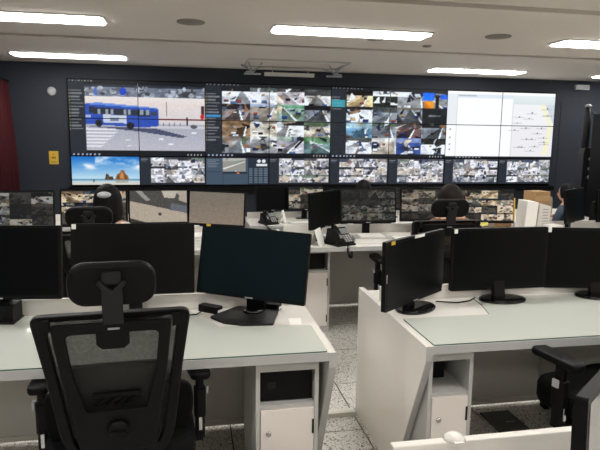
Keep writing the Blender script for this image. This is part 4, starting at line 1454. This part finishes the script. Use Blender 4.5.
GREYCOVER = mat('grey_cover', rgb(186, 186, 184), 0.6)
binder(1.43, 4.375, DESK, -8, 0.30, 0.19, 0.045, 'thick white binder lying flat under the dark grid monitor', GREYCOVER)
binder(1.42, 4.375, DESK + 0.045, -3, 0.20, 0.18, 0.012, 'thin white booklet on top of the thick binder')
binder(1.67, 4.30, DESK, 4, 0.16, 0.2, 0.02, 'white paper stack at the left of the brown-haired woman chair')
binder(1.67, 4.30, DESK + 0.02, -3, 0.15, 0.19, 0.018, 'upper white paper stack at the left of the brown-haired woman chair')
for k in range(4):
    binder(0.05, 4.36, DESK + 0.022 * k, [3, -4, 2, 5][k], 0.26, 0.2, 0.021, ['lowest', 'second lowest', 'second highest', 'topmost'][k] + ' paper pile seen in the gap between the front left monitors')
kb = thing('keyboard', 'pale keyboard on the third row desk below the feed monitor', 'keyboard', (1.33, 6.56, LOW + DESK), 0.05)
MB().box(-0.2, 0.2, -0.065, 0.065, 0, 0.014).build('case', GREYCOVER, kb, bevel=0.003)
km = MB().box(-0.012, 0.012, -0.008, 0.008, 0, 0.006).mesh('key', PAPER)
for i in range(12):
    for j in range(4):
        link_mesh('key', km, kb, (-0.17 + 0.031 * i, -0.04 + 0.027 * j, 0.014))

# boxes and papers at the right of the second row
ps = thing('paper_holder', 'tall white box file of papers standing beside the wide feed monitor', 'box file', (2.925, 4.52, DESK), math.radians(-10))
MB().prism([(-0.10, 0.0), (0.0, 0.0), (0.02, 0.30), (-0.08, 0.31)], -0.10, 0.10, 'y').build('case', PAPER, ps, bevel=0.003)
MB().prism([(0.005, 0.0), (0.105, 0.0), (0.12, 0.27), (0.025, 0.295)], -0.115, 0.10, 'y').build('sheets', mat('off_white_sheets', rgb(206, 202, 194), 0.8, noise=0.1, nscale=90), ps)
pl_ = MB().box(0.05, 0.10, -0.1165, -0.115, 0.0, 0.007).mesh('print_line', mat('grey_ink', rgb(150, 148, 146), 0.8))
for k in range(9):
    link_mesh('print_line', pl_, ps, (0, 0, 0.04 + 0.025 * k))
b_ = thing('cardboard_box', 'brown cardboard box peeking over the white box file', 'box', (3.25, 4.95, DESK - 0.02), math.radians(8))
MB().box(-0.085, 0.085, -0.08, 0.08, 0, 0.37).build('carton', CARD, b_)
MB().box(-0.085, 0.085, -0.082, -0.08, 0.28, 0.33).build('tape', mat('tape', rgb(190, 156, 112), 0.3), b_)
b_ = thing('cardboard_box', 'low brown box between the wide feed monitor and the white box file', 'box', (2.795, 4.74, DESK), math.radians(4))
MB().box(-0.05, 0.05, -0.05, 0.05, 0, 0.16).build('carton', CARD, b_)
MB().box(-0.05, 0.05, -0.0512, -0.05, 0.10, 0.12).build('tape', MATS['tape'], b_)
b_ = thing('tissue_box', 'small white and yellow printed carton right of the white box file', 'box', (3.0, 4.31, DESK), math.radians(10))
MB().box(-0.06, 0.06, -0.05, 0.05, 0, 0.125).build('carton', PAPER, b_, bevel=0.003)
MB().box(-0.045, 0.03, -0.0515, -0.05, 0.02, 0.10).build('print', YEL_NOTE, b_)
b_ = thing('pouch', 'small pinkish pouch in front of the white box file', 'pouch', (2.73, 4.33, DESK))
MB().ellipsoid((0, 0, 0.035), (0.07, 0.03, 0.035), 16, 10).build('cloth', mat('pink_cloth', rgb(204, 120, 112), 0.85), b_)
MB().box(-0.05, 0.05, -0.004, 0.004, 0.066, 0.074).build('zip', SILVER_DULL, b_)
b_ = thing('bag', 'grey and beige patterned bag left of the far right person', 'bag', (4.66, 6.93, LOW + DESK), math.radians(5))
MB().prism(rpoly([(-0.11, 0), (0.11, 0), (0.10, 0.27), (-0.10, 0.27)], 0.05), -0.05, 0.05, 'y').build('cloth', mat('patterned_cloth', rgb(150, 138, 122), 0.9, noise=0.7, nscale=28), b_, bevel=0.01)
MB().tube([(-0.06, 0, 0.265), (-0.05, 0, 0.31), (0.05, 0, 0.31), (0.06, 0, 0.265)], 0.008, 6).build('handle', CARD, b_)
for k, (x, lab) in enumerate(((3.27, 'white cup on the right end of the second row desk'), (3.17, 'second white cup beside the angled black monitor'))):
    cu = thing('cup', lab, 'cup', (x, 4.33, DESK))
    MB().lathe([(0.024, 0), (0.034, 0.07), (0.036, 0.075)], 18).build('wall', PAPER, cu)
    MB().tube([(0.033, 0, 0.06), (0.055, 0, 0.05), (0.052, 0, 0.025), (0.029, 0, 0.02)], 0.005, 6).build('handle', PAPER, cu)

# black mast by the right part of the far wall
MASTM = mat('mast_grey_black', rgb(44, 45, 48), 0.5, spec=0.3)
ms = thing('equipment_mast', 'tall black mast with a pale cap near the right of the dark wall', 'mast', (6.39, 8.5, LOW))
mz = -LOW
MB().lathe([(0.26, 0.0), (0.26, 0.03), (0.05, 0.06)], 28).build('base', MASTM, ms)
MB().prism(rpoly([(-0.075, 0.06), (0.065, 0.06), (0.065, 1.36 + mz), (0.055, 1.46 + mz), (-0.055, 1.46 + mz), (-0.075, 1.36 + mz)], 0.02), -0.08, 0.08, 'y').build('lower_case', MASTM, ms, bevel=0.006)
MB().lathe([(0.058, 1.46 + mz), (0.058, 1.95 + mz), (0.04, 2.0 + mz), (0.035, 2.12 + mz)], 20).build('upper_tube', MASTM, ms)
MB().lathe([(0.05, 2.12 + mz), (0.055, 2.14 + mz), (0.03, 2.16 + mz)], 20).build('cap', SILVER_DULL, ms)
for z in (0.98, 1.12, 1.28):
    k = MB().lathe([(0.024, 0), (0.022, 0.016), (0.012, 0.02)], 16).build('dial', SILVER_DULL, ms, loc=(0.045, -0.08, z + mz))
    k.rotation_euler = (math.pi / 2, 0, 0)
MB().tube([(0.05, 0, 2.05 + mz), (0.2, 0.02, 1.98 + mz), (0.23, 0.03, 1.6 + mz), (0.14, 0, 1.45 + mz), (0.08, 0, 1.40 + mz)], 0.009, 6).build('cable', MASTM, ms)

# dark cupboard at the right edge
cp = thing('tall_cabinet', 'tall black cabinet cut by the right edge of the picture', 'cabinet', (6.45, 7.72, LOW))
MB().box(-0.32, 0.32, -0.3, 0.3, 0.04, 1.98 + mz).build('body', BLACK, cp, bevel=0.005)
for sx in (-1, 1):
    dr = MB().box(min(sx * 0.003, sx * 0.315), max(sx * 0.003, sx * 0.315), -0.318, -0.3, 0.06, 1.96 + mz).build('door', BLACK, cp)
    MB().box(sx * 0.03 - 0.006, sx * 0.03 + 0.006, -0.335, -0.318, 1.0, 1.18).build('handle', ALU, dr)
MB().box(-0.32, 0.32, -0.28, 0.28, 0, 0.04).build('plinth', CHARCOAL, cp)
